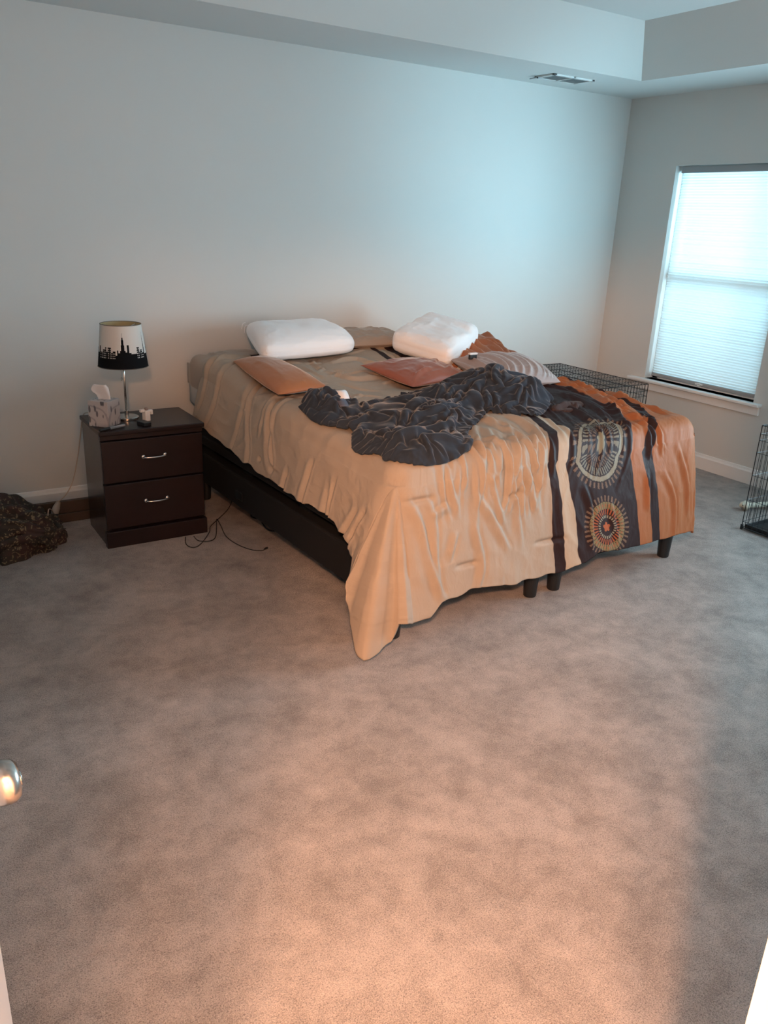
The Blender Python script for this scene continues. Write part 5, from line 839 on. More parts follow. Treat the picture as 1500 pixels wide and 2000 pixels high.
22,5,0,-22,-3,4,26,3,-3,-2,-1,-2,-2,-5,-3,-2,-3,5,33,-6,-30,-7,-1,7,31,32,-14,3,48,25,16,11,1,-29,-9,4,20,-1,-22,1,27,6,7,1,5,5,3,9,23,8,15,5,2,-24,-2,15,36,31,7,-22,
-33,-37,-16,-3,-6,1,-7,-9,-6,-9,-13,-17,-10,15,-10,-66,-27,-2,-86,50,38,24,6,2,39,-8,-11,-17,-24,-19,4,-1,4,-3,-22,0,28,4,-3,-29,-6,5,23,1,-3,-3,-4,-4,-3,-1,0,0,7,30,-1,-26,-8,-7,-3,6,
36,43,6,-12,10,25,35,6,9,-7,-1,-1,-5,-27,-6,8,53,2,-12,4,7,2,3,10,-1,10,9,27,9,-24,5,13,31,30,-10,-17,-32,-27,-26,0,19,-5,-7,-6,-10,-12,-28,-32,7,-4,-26,-95,-25,-6,-12,38,-5,28,36,44,
28,6,-5,-16,-32,-38,-13,2,0,11,-4,-27,-2,30,12,-7,-33,-4,21,2,-1,-1,-4,-4,-1,0,1,4,5,12,25,-3,-9,-11,-26,-6,5,43,42,34,-37,11,27,-1,29,-3,1,2,-3,-28,-7,2,20,48,12,6,5,1,-5,-15,
1,4,6,13,35,7,4,-19,9,29,16,-14,-11,-39,-34,-11,25,-1,-7,-8,-11,-11,-7,-41,-32,15,-36,-44,-71,1,5,28,6,-3,50,27,14,20,14,-5,-20,-44,-20,-10,-2,2,20,-26,-17,1,38,3,-35,-14,5,16,2,0,-2,-1,
2,1,2,6,8,8,14,10,9,-3,-32,-5,-21,5,47,49,15,15,14,-30,2,-3,-1,-1,0,-5,3,8,-3,23,50,8,17,18,-3,-23,-16,7,2,9,5,35,13,2,-13,25,7,-14,-15,-5,-38,-37,-8,25,-3,-9,-13,-9,-2,-9,
-45,-36,31,-70,-62,-31,36,26,2,-8,36,-6,12,20,18,29,6,-32,-33,-6,-16,-6,28,-5,-35,-16,10,40,-8,-38,-11,6,3,1,9,2,7,3,5,6,8,13,12,8,6,4,1,-25,-28,5,18,19,23,50,11,1,-31,1,6,-9,
0,8,2,11,32,15,-9,-2,19,35,31,-23,-1,9,3,8,-31,4,30,12,7,7,-2,-16,-16,-3,-9,-25,-43,-8,14,-1,-23,-17,21,-6,-19,-53,0,-29,-47,-51,5,43,22,-26,38,18,-15,11,15,10,38,0,-27,-11,-7,-41,8,22,
-26,-39,-6,42,1,1,-39,0,8,-4,-1,-2,6,17,7,9,4,5,10,5,2,6,3,10,-10,-36,58,20,15,-19,11,32,-23,29,4,-10,-6,30,-2,-4,11,-9,11,3,5,32,37,-5,-2,8,7,2,-5,-33,1,28,12,6,-4,-16,
-26,-18,11,-4,-19,-39,-5,14,-1,-40,-14,31,-5,-55,-46,-11,10,-39,-37,15,47,-8,2,45,17,7,14,-18,0,33,-3,-45,-21,-7,-2,37,-21,-36,-30,15,-21,33,7,10,13,-5,-9,-31,-6,9,18,11,4,-2,-1,-7,1,5,6,20,
10,2,-4,2,21,33,-23,12,-6,13,35,1,-31,28,36,-7,-27,40,26,9,-20,39,-19,6,-15,6,25,13,-4,-7,-33,2,25,9,2,-4,-18,-34,-21,-8,2,-21,-10,14,6,-8,-46,-13,34,-28,-40,-41,-12,6,-43,3,27,55,-16,2,
44,-22,44,12,-31,-12,38,-3,-25,-12,-32,0,15,-44,-20,3,-15,20,20,-25,39,-5,-24,-1,-3,12,-9,-10,-1,8,2,2,4,6,10,5,29,9,15,3,35,17,-42,-6,45,2,-39,20,40,10,-20,39,9,33,11,-21,36,7,-48,-6,
10,17,19,-6,-10,-29,1,22,8,3,-9,-20,-36,-19,-9,-17,-10,11,14,3,-24,-45,4,-39,10,-15,-39,1,-42,60,35,27,-32,54,-33,2,43,0,-43,-1,30,-35,19,-7,-42,-1,-18,-45,6,32,-4,-3,1,32,-1,-42,26,7,-28,30,
-19,-11,48,-16,7,7,0,18,7,37,-31,34,-33,47,-39,-1,50,-16,33,-2,11,31,14,15,7,16,7,-47,-15,20,12,16,-2,-7,-26,8,21,4,-2,-11,-22,-10,-9,-12,-24,-22,25,-20,-36,-28,-26,11,-51,13,17,-19,-44,36,65,42,
-35,43,5,-39,-6,38,-30,-12,-3,21,-49,35,-1,-46,-31,0,-16,22,17,0,-37,14,32,-31,45,-17,-20,9,3,-2,30,-8,-4,36,-30,35,-26,39,-26,-9,40,-6,-12,36,-6,14,41,21,13,12,9,16,-50,-5,26,24,-30,23,-2,-21,
21,7,-1,-11,-15,-22,-6,1,-11,-15,-3,-2,-27,-36,45,-42,-85,-70,38,40,-34,56,22,68,-20,-12,45,0,-36,-6,7,18,-7,-34,-28,-5,44,-22,-37,-49,12,31,-23,26,-33,77,-41,30,-15,-28,28,-24,40,-37,7,9,11,26,-21,-11,
51,-31,15,32,-30,41,26,18,12,12,28,-50,-3,36,8,-37,14,34,-10,-16,0,2,-13,-15,-23,-8,5,-16,9,-6,-60,112,2,-19,-65,-76,-102,8,64,18,43,53,33,-33,-8,41,3,-21,6,13,1,-19,-22,-47,13,-35,-43,4,67,-20,
-47,17,35,-25,1,-8,41,-14,9,-35,3,8,4,-2,18,26,-18,34,11,-11,41,19,10,26,2,-41,-2,39,0,-35,12,39,-8,-11,-3,1,3,12,-52,-11,-22,-1,-21,7,-64,11,98,-55,-5,-57,-35,-40,43,-14,102,56,21,-44,-4,32,
24,3,-7,-41,20,-51,9,-14,-23,-47,-13,15,-17,43,-7,19,-30,29,0,7,1,8,1,2,-23,-19,25,20,20,17,21,-16,22,28,-33,-10,36,0,-39,16,41,-15,-2,-2,-1,-16,31,-5,-52,31,-63,-87,25,56,-47,40,-38,31,-53,-37,
19,-16,60,62,55,-3,-45,13,33,19,-9,-44,-19,12,-54,-15,18,-14,-34,8,-21,22,33,-42,46,-10,10,13,4,-2,-11,-26,-14,16,18,18,12,12,2,37,15,-38,8,6,-40,15,37,7,-6,-2,-6,-4,-15,30,-31,-41,26,-37,-83,30,
64,-11,-40,-1,-1,-47,3,-1,54,73,58,-25,-30,22,36,-6,-39,10,-11,-37,-43,-22,20,0,-35,28,2,-24,52,-24,5,21,-12,-7,0,-6,-13,2,13,11,8,8,19,37,-24,-2,18,-20,-37,10,33,22,-7,-1,-7,-12,13,-39,-70,-14,
75,18,-53,9,25,-43,18,-10,-26,4,-28,66,67,45,-32,-14,35,16,-34,-33,17,-25,-12,-44,-9,42,-27,-37,8,36,-18,-7,33,-10,-6,13,-2,-16,-2,6,8,-3,22,20,5,-24,18,20,0,-43,4,23,11,-1,-3,-6,-9,3,-48,-57,
43,66,11,-26,-23,2,-6,-16,-21,37,64,30,5,-32,-4,27,-6,-36,7,-43,25,-11,-42,0,-23,13,7,-2,-11,10,-6,0,7,9,10,-2,-9,19,36,-29,-5,18,28,0,-44,-1,3,2,-1,-5,-5,-4,-6,-69,-10,100,12,-30,26,-38,
-22,8,2,81,10,35,-33,-6,25,2,-39,-6,-37,-9,33,0,-44,-9,-2,-2,-3,0,9,6,20,11,-17,15,42,6,-54,-20,28,26,3,-35,-9,1,-1,-3,0,6,-4,-23,-59,2,107,-1,-62,27,-17,-10,-1,36,76,-15,-1,3,19,-7,
-45,9,-51,0,31,5,-26,-23,-4,2,0,28,-6,2,18,33,-1,-45,-10,5,45,-3,-46,7,-7,0,10,22,6,-43,-17,-42,-7,104,-22,-42,2,54,67,3,-21,-26,33,-15,-42,10,-50,-14,59,6,-33,-5,-19,2,15,-6,43,20,-46,19,
-30,27,21,-48,38,-48,19,-17,43,-1,-47,13,-22,-33,19,35,61,29,-1,-42,-8,20,-3,-16,-23,-75,46,17,-29,21,9,20,-41,21,-15,4,45,-11,-14,38,-71,31,-20,22,-35,13,-20,-8,62,21,35,-1,-52,-18,5,-12,-1,-69,7,64,
-30,20,17,-9,-21,31,-2,-39,5,68,-16,35,-7,-47,-4,1,33,-60,-44,3,36,-35,34,35,32,-29,34,2,-36,-5,8,15,-46,-39,-13,5,40,32,-3,-3,34,5,-18,-13,-6,28,-10,-7,-42,21,-11,9,3,33,9,3,-42,0,15,-3,
-38,12,19,-2,-8,1,42,4,-37,0,26,-16,-37,30,10,-23,6,39,6,-61,-1,49,-29,-3,16,-30,6,43,-28,-67,50,6,-20,-21,59,-13,33,-75,-7,-6,29,44,-13,27]
# rows of the cloth grid: (row, first column, count)
RUNS = [(0,5,17),(1,3,23),(2,2,26),(3,1,28),(4,1,28),(5,1,29),(6,0,31),(7,0,32),(8,1,31),(9,1,32),(10,1,33),(11,1,34),(12,1,34),(13,0,36),(14,0,37),(15,0,38),(16,0,39),(17,0,40),(18,0,42),(19,0,43),(20,0,45),(20,69,4),(21,0,47),(21,66,9),(22,0,48),(22,65,12),(23,0,49),(23,64,14),(24,1,50),(24,63,17),(25,1,51),(25,62,19),(26,1,52),(26,61,22),(27,2,53),(27,60,24),(28,3,54),(28,59,26),(29,4,82),(30,4,84),(31,5,84),(32,5,84),(33,5,85),(34,4,87),(35,4,88),(36,3,89),(37,3,90),(38,2,91),(39,2,92),(40,2,92),(41,2,93),(42,1,94),(43,1,94),(44,1,95),(45,1,95),(46,1,95),(47,1,95),(48,1,96),(49,1,96),(50,1,96),(51,1,96),(52,1,96),(53,1,96),(54,1,21),(54,24,73),(55,2,19),(55,28,69),(56,2,19),(56,32,65),(57,2,19),(57,37,59),(58,2,20),(58,42,54),(59,3,19),(59,46,50),(60,4,18),(60,48,47),(61,4,18),(61,50,45),(62,5,18),(62,53,41),(63,6,17),(63,57,36),(64,6,17),(64,60,33),(65,7,16),(65,63,28),(66,8,16),(66,67,23),(67,9,15),(67,71,17),(68,9,15),(68,77,6),(69,10,15),(70,11,14),(71,12,13),(72,13,12),(73,14,11),(74,15,10),(75,16,9),(76,17,8),(77,19,5)]
_v = np.stack([np.cumsum(BLX), np.cumsum(BLY), np.cumsum(BLZ)], -1)/2000.0
_idx = -np.ones((78, 97), int); _k = 0
for (r_, c_, n_) in RUNS: _idx[r_, c_:c_+n_] = np.arange(_k, _k+n_); _k += n_
_a, _b, _c, _d = _idx[:-1, :-1], _idx[:-1, 1:], _idx[1:, 1:], _idx[1:, :-1]; _ok = (_a >= 0) & (_b >= 0) & (_c >= 0) & (_d >= 0)
_f = np.stack([_a[_ok], _b[_ok], _c[_ok], _d[_ok]], -1)
bl = grid_obj('fleece_blanket', _v, _f, M['fleece'], None, B(0.6, 0.4, 0.76))
md = bl.modifiers.new('s', 'SOLIDIFY'); md.thickness = 0.010; md.offset = 0
md = bl.modifiers.new('ss', 'SUBSURF'); md.levels = 2; md.render_levels = 2
finish(bl, 'crumpled charcoal fleece blanket thrown across the middle of the comforter', 'blanket')
def care_tag(cx, cy, z, w, h, ang, mat, name, lab=None, lift=0.01, bend=0.3):
    v = []; f = []
    for i in range(9):
        for j in range(2):
            u_ = (i/8-0.5)*h; w_ = (j-0.5)*w
            v.append(B(cx+u_*math.sin(ang)+w_*math.cos(ang), cy+u_*math.cos(ang)-w_*math.sin(ang), z+lift*math.sin(i/8*math.pi)+u_*bend))
    for i in range(8): f.append((i*2, i*2+1, i*2+3, i*2+2))
    o = obj(name, v, f, mat, bl, True); o.modifiers.new('s', 'SOLIDIFY').thickness = 0.0012
    if lab: o['label'] = lab
M['label'] = simple('tag_white', (0.72, 0.70, 0.70), 0.7)
care_tag(0.305, 0.725, 0.835, 0.045, 0.055, 0.15, M['label'], 'care_tag', 'white care tag', 0.008, 0.5)
care_tag(0.265, 0.665, 0.815, 0.042, 0.06, 0.15, simple('tag_grey', (0.09, 0.09, 0.12), 0.6), 'brand_tag', 'dark grey satin tag', 0.006, 0.35)

# ------------------------------------------------------------ pillows and cushions
def pillow(name, corners, T, mat, a=2.6, pw=0.55, nx=90, ny=70, wr=0.004, pinch=0.0, wdir=(1, 1), seed=0, box=False, sag=0.0, contour=0.0, lines=None, wfreq=6.0, edge_ruffle=0.0):
    """corners: FL, FR, BR, BL (bed coords, mid plane). T: half thickness"""
    A_, B_, C_, D_ = [np.array(c) for c in corners]
    U_, V_ = np.meshgrid(np.linspace(-1, 1, nx), np.linspace(-1, 1, ny))
    # concentrate samples near the edge
    Us = np.sin(U_*math.pi/2*0.92)/math.sin(math.pi/2*0.92); Vs = np.sin(V_*math.pi/2*0.92)/math.sin(math.pi/2*0.92)
    n_ = np.cross(B_-A_, D_-A_); n_ = n_/np.linalg.norm(n_)
    if box:
        prof = lambda s_: np.clip(1-np.abs(s_)**7, 0, 1)**0.42
        th_ = prof(Us)*prof(Vs)
    else:
        th_ = (np.clip(1-np.abs(Us)**a, 0, 1)*np.clip(1-np.abs(Vs)**a, 0, 1))**pw
    pu = Us*(1-pinch*(1-Vs**2)*0 - pinch*Vs**2*0) ; 
    Pu = Us*(1+pinch*(np.abs(Vs)**2.0-0.6)); Pv = Vs*(1+pinch*(np.abs(Us)**2.0-0.6))
    if box: # rounded corners
        k = 0.10*(np.abs(Us)*np.abs(Vs))**6; Pu = Us*(1-k); Pv = Vs*(1-k)
    su = (Pu+1)/2; sv = (Pv+1)/2
    mid = (A_[None, None]*(1-su[..., None])+B_[None, None]*su[..., None])*(1-sv[..., None]) + (D_[None, None]*(1-su[..., None])+C_[None, None]*su[..., None])*sv[..., None]
    w_ = wr*(ridge(U_*wfreq*wdir[0]*0.5+seed, V_*wfreq*wdir[1]*0.5, seed*1.7, 3)+0.6*fbm(U_*2+seed, V_*2, 0.4+seed, 2))
    if lines is not None: w_ = w_ + folds(U_, V_, lines, wr*2.2, 0.05, 0.3)
    ct = contour*(np.cos((Vs+0.15)*math.pi*1.0))
    ruff = edge_ruffle*(np.maximum(np.abs(Us), np.abs(Vs))**8)*noise3(U_*9+seed, V_*9, 3.3)
    top = mid + n_*(T*th_ + (w_+ct)*np.minimum(th_*1.6, 1) + ruff)[..., None]
    bot = mid - n_*(T*th_*0.8 + w_*0.5*np.minimum(th_*1.6, 1) - ruff)[..., None]
    top[..., 2] -= sag*(1-Us**2); bot[..., 2] -= sag*(1-Us**2)
    n0 = nx*ny; f1 = grid_faces(ny, nx); f2 = grid_faces(ny, nx, n0, True)
    ring = np.array(list(range(nx)) + [k*nx+nx-1 for k in range(1, ny)] + list(range((ny-1)*nx+nx-2, (ny-1)*nx-1, -1)) + [k*nx for k in range(ny-2, 0, -1)])
    nx_ = np.roll(ring, -1); f3 = np.stack([ring, ring+n0, nx_+n0, nx_], -1)
    P = np.concatenate([top.reshape(-1, 3), bot.reshape(-1, 3)])
    c_ = (A_+B_+C_+D_)/4
    uv = np.concatenate([np.stack([U_, V_], -1).reshape(-1, 2)]*2)
    return grid_obj(name, P, np.concatenate([f1, f2, f3]), mat, None, B(*c_), uv)
M['whitecotton'] = simple('white_pillow_cover', (0.84, 0.83, 0.84), 0.75, sheen=0.3, bump=0.08, bscale=60)
pA = pillow('memory_foam_pillow', [(0.31, 1.53, 0.875), (0.95, 1.60, 0.88), (0.93, 1.96, 0.97), (0.42, 1.98, 0.965)], 0.062, M['whitecotton'], box=True, wr=0.003, contour=0.010, seed=2)
finish(pA, 'smooth white foam pillow propped at the head of the bed nearest the lamp', 'pillow')
mb = MB()
for k in range(3):
    a = B(0.425+0.012*k*0.3, 1.965-0.02*k, 0.99-0.012*k)
    mb.tube(smoothcurve([a, (a[0]-0.02, a[1]-0.01, a[2]-0.005), (a[0]-0.028+0.004*(k % 3), a[1]-0.01, a[2]-0.035-0.006*(k % 2))], 4), 0.0016, 5)
mb.build('loose_threads', M['whitecotton'], pA)
pB = pillow('white_pillow', [(1.13, 1.58, 0.90), (1.26, 1.17, 0.845), (1.73, 1.46, 0.935), (1.58, 1.80, 0.99)], 0.075, M['whitecotton'], box=True, wr=0.006, seed=5, wdir=(0.7, 1.6), wfreq=5, edge_ruffle=0.0)
finish(pB, 'white pillow with gathered cover edge, set askew on the window side', 'pillow')
mb = MB(); rs = np.random.RandomState(2)
for k in range(22):
    t = k/21; a = np.array((1.30, 1.16, 0.79))*(1-t)+np.array((1.75, 1.44, 0.865))*t
    mb.tube([B(a[0], a[1], a[2]+0.02), B(a[0]+0.006, a[1]-0.006, a[2]+0.004), B(a[0]+0.01*rs.rand(), a[1]-0.012, a[2]-0.012-0.01*rs.rand())], 0.006, 6, rad=[0.008, 0.006, 0.002])
mb.build('gathered_hem', M['whitecotton'], pB, smooth=True)
M['rust'] = simple('rust_satin', (0.27, 0.085, 0.048), 0.5, sheen=0.4, bump=0.1, bscale=40)
M['copper'] = simple('copper_satin', (0.37, 0.135, 0.045), 0.5, sheen=0.4, bump=0.1, bscale=40)
pC = pillow('bolster_cushion', [(0.12, 0.98, 0.800), (0.40, 1.02, 0.810), (0.37, 1.56, 0.855), (0.19, 1.62, 0.845)], 0.055, M['copper'], a=2.2, wr=0.003, seed=9, nx=60, ny=90, wfreq=4)
finish(pC, 'long copper orange cushion lying on the beige side by the blanket', 'cushion')
pD = pillow('throw_cushion', [(0.84, 0.93, 0.79), (1.28, 1.02, 0.80), (1.23, 1.33, 0.83), (0.80, 1.34, 0.83)], 0.062, M['rust'], a=2.0, pinch=0.06, wr=0.004, seed=4, lines=[[(0.9, 0.2), (0.5, 0.1), (0.2, -0.2)], [(0.9, -0.2), (0.6, -0.3), (0.3, -0.6)], [(0.95, 0.5), (0.6, 0.3)], [(-0.8, -0.8), (-0.4, -0.5), (0, -0.4)]])
finish(pD, 'reddish rust cushion between the two white pillows and the charcoal blanket', 'cushion')
# wrinkled mauve pillow behind the dark blanket
mt, nt, b = newmat('mauve_ruched'); M['mauve'] = mt
b.inputs['Base Color'].default_value = (0.30, 0.255, 0.25, 1); b.inputs['Roughness'].default_value = 0.45; b.inputs['Sheen Weight'].default_value = 0.3
rs = np.random.RandomState(8); ruch = []
for k in range(34):
    u0 = -0.95+1.9*k/33+0.03*rs.randn()
    ruch.append([(u0-0.25, 0.95), (u0, 0.2+0.1*rs.randn()), (u0+0.05, -0.4), (u0-0.15, -0.98)])
pE = pillow('ruched_pillow', [(1.25, 0.80, 0.80), (1.66, 0.72, 0.79), (1.80, 1.12, 0.84), (1.30, 1.22, 0.85)], 0.075, M['mauve'], a=2.2, wr=0.0030, seed=1, nx=160, ny=100, lines=ruch)
finish(pE, 'grey mauve pillow with fine gathers, behind the charcoal blanket on the window side', 'pillow')
pF = pillow('taupe_pillow', [(0.93, 1.72, 0.87), (1.38, 1.66, 0.875), (1.40, 1.99, 0.905), (0.98, 2.01, 0.905)], 0.05, M['sheet'], a=2.4, wr=0.006, seed=6)
finish(pF, 'flat taupe pillow tucked between the two white pillows at the wall', 'pillow')
# bunched orange fold at the head on the window side
OR = [(1.40, 1.10), (1.30, 1.30), (1.45, 1.50), (1.62, 1.62), (1.84, 1.60), (1.87, 1.35), (1.84, 1.10), (1.62, 1.02)]
rs = np.random.RandomState(21); orl = []
for k in range(16):
    x0_ = 1.42+0.42*rs.rand(); y0_ = 1.10+0.30*rs.rand()
    orl.append([(x0_, y0_), (x0_+0.02, y0_+0.1), (x0_-0.06+0.1*rs.rand(), y0_+0.24)])
M['orangefab'] = simple('orange_cotton', (0.28, 0.100, 0.040), 0.6, sheen=0.3)
of = heap('folded_throw', OR, lambda x, y: 0.085+0.04*np.exp(-((x-1.72)/0.12)**2-((y-1.45)/0.15)**2), lambda x, y: folds(x, y, orl, 0.018, 0.018, 0.3)+0.008*ridge(x*9, y*5, 2.5, 2), M['orangefab'], B(1.7, 1.4, 0.8), w=0.09)
finish(of, 'bunched orange cloth sticking out beside the askew white pillow', 'throw')
# small device with a pale face between pillows
c = B(1.36, 1.08, 0.905)
o = MB().box(1.335, 1.065, 0.885, 1.385, 1.080, 0.905, B).build('watch', M['blackplastic'], None, bevel=0.004)
o.data.name = 'watch'
bpy.data.objects.remove(o)
e = thing('remote_control', 'small dark remote with a pale cap poking from the orange cloth', 'remote', B(1.33, 1.06, 0.88))
mb = MB().box(1.295, 1.045, 0.878, 1.345, 1.06, 0.905, B); mb.build('body', M['blackplastic'], e, bevel=0.004)
mb = MB().box(1.293, 1.043, 0.903, 1.347, 1.062, 0.913, B); mb.build('cap', M['label'], e, bevel=0.003)
# knitted brown scrap in front of the heap
SK = [(1.24, 0.37), (1.32, 0.42), (1.43, 0.45), (1.52, 0.41), (1.44, 0.375), (1.34, 0.335)]
M['brownknit'] = simple('brown_knit', (0.040, 0.021, 0.019), 0.95, sheen=0.05, bump=0.5, bscale=240)
rs = np.random.RandomState(3); kl = [[(1.24+0.2*rs.rand(), 0.33+0.08*rs.rand()), (1.38+0.1*rs.rand(), 0.35+0.08*rs.rand())] for k in range(8)]
kn_ = heap('knit_scarf', SK, lambda x, y: 0.013+0*x, lambda x, y: folds(x, y, kl, 0.008, 0.008), M['brownknit'], B(1.36, 0.38, 0.76), step=0.005, w=0.03)
finish(kn_, 'small brown knitted scrap peeking out in front of the dark blanket', 'scarf')

# ------------------------------------------------------------ nightstand
M['espresso'] = simple('espresso_laminate', (0.013, 0.0062, 0.0062), 0.36, spec=0.35, var=0.2, vscale=4)
M['espresso_side'] = simple('espresso_side', (0.018, 0.010, 0.008), 0.24, spec=0.6)
nx0, nx1, ny0, ny1, nh = 0.866, 1.366, 3.775, 4.135, 0.584
ns = thing('nightstand', 'dark espresso nightstand with two drawers standing beside the bed', 'nightstand', ((nx0+nx1)/2, (ny0+ny1)/2, 0))
mb = MB(); mb.box(nx0+0.004, ny0+0.016, 0, nx0+0.02, ny1, nh-0.022); mb.box(nx1-0.02, ny0+0.016, 0, nx1-0.004, ny1, nh-0.022); mb.box(nx0+0.02, ny0+0.03, 0.02, nx1-0.02, ny1-0.01, nh-0.022)
mb.build('body', M['espresso_side'], ns, bevel=0.0015)
MB().box(nx0-0.004, ny0-0.014, nh-0.022, nx1+0.006, ny1+0.004, nh).build('top', M['espresso'], ns, bevel=0.005)
MB().box(nx0+0.002, ny0-0.001, nh-0.046, nx1-0.002, ny0+0.03, nh-0.022).build('top_rail', M['espresso'], ns, bevel=0.002)
MB().box(nx0-0.003, ny0-0.010, 0, nx1+0.004, ny0+0.028, 0.082).build('plinth', M['espresso'], ns, bevel=0.003)
M['chrome'] = simple('brushed_nickel_handle', (0.66, 0.62, 0.60), 0.25, 1)
for (za, zb) in ((0.326, 0.532), (0.094, 0.318)):
    d = MB().box(nx0+0.004, ny0-0.002, za, nx1-0.004, ny0+0.018, zb).build('drawer', M['espresso'], ns, bevel=0.004)
    zc_ = (za+zb)/2+0.012; xc = (nx0+nx1)/2+0.002; mb = MB()
    pts = smoothcurve([(xc-0.053, ny0-0.004, zc_), (xc-0.05, ny0-0.018, zc_), (xc-0.03, ny0-0.026, zc_), (xc, ny0-0.029, zc_), (xc+0.03, ny0-0.026, zc_), (xc+0.05, ny0-0.018, zc_), (xc+0.053, ny0-0.004, zc_)], 5)
    mb.tube(pts, 0.0042, 10)
    for s_ in (-1, 1):
        v = MB().lathe([(0.011, 0), (0.011, 0.002), (0.008, 0.005), (0.005, 0.006)], (0, 0, 0), 20)
        mb.add([(xc+s_*0.053+p[0], ny0-0.002-p[2], zc_+p[1]) for p in v.v], v.f)
    h_ = mb.build('handle', M['chrome'], d, smooth=True); h_['label'] = 'curved brushed nickel handle'

# ------------------------------------------------------------ table lamp
lx, ly, lz = 1.055, 3.985, nh
lp = thing('table_lamp', 'slim metal table lamp with a black city skyline on its white shade', 'lamp', (lx, ly, lz))
M['lampmetal'] = simple('brushed_steel', (0.60, 0.56, 0.52), 0.22, 1)
MB().lathe([(0.056, 0), (0.058, 0.002), (0.058, 0.010), (0.054, 0.013), (0.014, 0.015)], (lx, ly, lz), 40).build('base', M['lampmetal'], lp, smooth=False)
MB().lathe([(0.0105, 0.013), (0.0105, 0.040), (0.0085, 0.042), (0.0055, 0.043)], (lx, ly, lz), 24).build('collar', M['lampmetal'], lp, smooth=False)
MB().lathe([(0.0052, 0.04), (0.0052, 0.34)], (lx, ly, lz), 16).build('pole', M['lampmetal'], lp, smooth=True)
mb = MB().tube([(lx-0.014, ly-0.006, lz+0.28), (lx-0.014, ly-0.006, lz+0.205)], 0.0012, 6); mb.lathe([(0.0, 0.190), (0.004, 0.194), (0.004, 0.204), (0.0, 0.208)], (lx-0.014, ly-0.006, lz), 10)
mb.build('pull_chain', M['lampmetal'], lp)
MB().lathe([(0.017, 0.30), (0.017, 0.345), (0.012, 0.35)], (lx, ly, lz), 20).build('socket', simple('socket_cream', (0.5, 0.45, 0.35), 0.5), lp)
MB().lathe([(0.012, 0.345), (0.016, 0.36), (0.028, 0.39), (0.028, 0.405), (0.018, 0.425), (0.0, 0.43)], (lx, ly, lz), 20).build('bulb', simple('bulb_glass', (0.7, 0.7, 0.66), 0.3), lp, smooth=True)
mb = MB()
for k in range(3):
    a = k*2*math.pi/3+0.4; mb.tube([(lx, ly, lz+0.43), (lx+0.090*math.cos(a), ly+0.090*math.sin(a), lz+0.455)], 0.0016, 6)
mb.build('spider', M['lampmetal'], lp)
sb, st_, rb, rt = lz+0.262, lz+0.462, 0.117, 0.094
# skyline silhouette: list of (angle0, angle1, height fraction, windows) repeating round the shade
cyc = [(0.00, 0.05, 0.34, 0), (0.05, 0.085, 0.50, 1), (0.085, 0.105, 0.40, 0), (0.105, 0.155, 0.50, 1), (0.155, 0.18, 0.38, 1), (0.18, 0.215, 0.42, 1), (0.215, 0.235, 0.33, 0), (0.235, 0.255, 0.45, 0), (0.255, 0.275, 0.38, 0),
       (0.275, 0.345, 0.42, 2), (0.345, 0.365, 0.40, 0), (0.365, 0.392, 0.56, 0), (0.392, 0.42, 0.38, 0), (0.42, 0.50, 0.355, 0), (0.50, 0.545, 0.50, 1), (0.545, 0.56, 0.38, 0), (0.56, 0.60, 0.44, 1), (0.60, 0.63, 0.36, 1), (0.63, 0.655, 0.40, 3), (0.655, 0.74, 0.33, 0),
       (0.74, 0.78, 0.47, 1), (0.78, 0.83, 0.36, 0), (0.83, 0.86, 0.52, 0), (0.86, 0.92, 0.38, 1), (0.92, 0.96, 0.45, 1), (0.96, 1.0, 0.36, 0)]
def sky(u, h):
    for (a, b_, hh, wn_) in cyc:
        if a <= u < b_:
            c_ = (a+b_)/2; hw = (b_-a)/2; du = abs(u-c_)/hw
            if wn_ == 2:   # tall stepped tower with spire
                if h < 0.44: return 1
                if h < 0.56: return du < 0.66
                if h < 0.68: return du < 0.44
                if h < 0.74: return du < 0.26
                return h < 0.84 and du < 0.07
            if wn_ == 3:   # thin spire
                return h < 0.42 or (h < 0.86 and du < 0.9*(0.86-h)/0.44)
            if h >= hh: return 0
            if wn_ == 1 and 0.22 < h < hh-0.02 and 0.30 < du < 0.75 and (h*100) % 5.0 < 2.0: return 0
            return 1
    return h < 0.33
NA, NH = 560, 110; v = []; f = []; fm_ = []
A0_ = math.radians(-90-61+0)  # where the pattern starts
for j in range(NH+1):
    t = j/NH; r = rb+(rt-rb)*t; z = sb+(st_-sb)*t
    for i in range(NA):
        a = A0_ - 0 + 2*math.pi*i/NA
        v.append((lx+r*math.cos(a), ly+r*math.sin(a), z))
for j in range(NH):
    for i in range(NA):
        f.append((j*NA+i, j*NA+(i+1) % NA, (j+1)*NA+(i+1) % NA, (j+1)*NA+i)); h = (j+0.5)/NH
        u_ = ((i+0.5)/NA*1.9+0.06) % 1.0
        fm_.append(1 if (h < 0.20 or sky(u_, h)) else 0)
M['shade'] = translucent('shade_cloth', (0.74, 0.72, 0.69), 0.0, 0.25); M['shadeblk'] = simple('shade_print', (0.005, 0.005, 0.006), 0.8, spec=0.1)
obj('lamp_shade', v, f, None, lp, True, mats=[M['shade'], M['shadeblk']], fmi=fm_)
v = []; f = []; NA = 96
for (r, z) in ((rb-0.0012, sb+0.001), (rt-0.0012, st_-0.001)):
    for i in range(NA):
        a = 2*math.pi*i/NA; v.append((lx+r*math.cos(a), ly+r*math.sin(a), z))
for i in range(NA): f.append((i, i+NA, (i+1) % NA+NA, (i+1) % NA))
obj('shade_lining', v, f, simple('shade_lining', (0.42, 0.36, 0.20), 0.6), lp, True)
mb = MB().tube([(lx+rt*math.cos(2*math.pi*i/48), ly+rt*math.sin(2*math.pi*i/48), st_) for i in range(49)], 0.0018, 6)
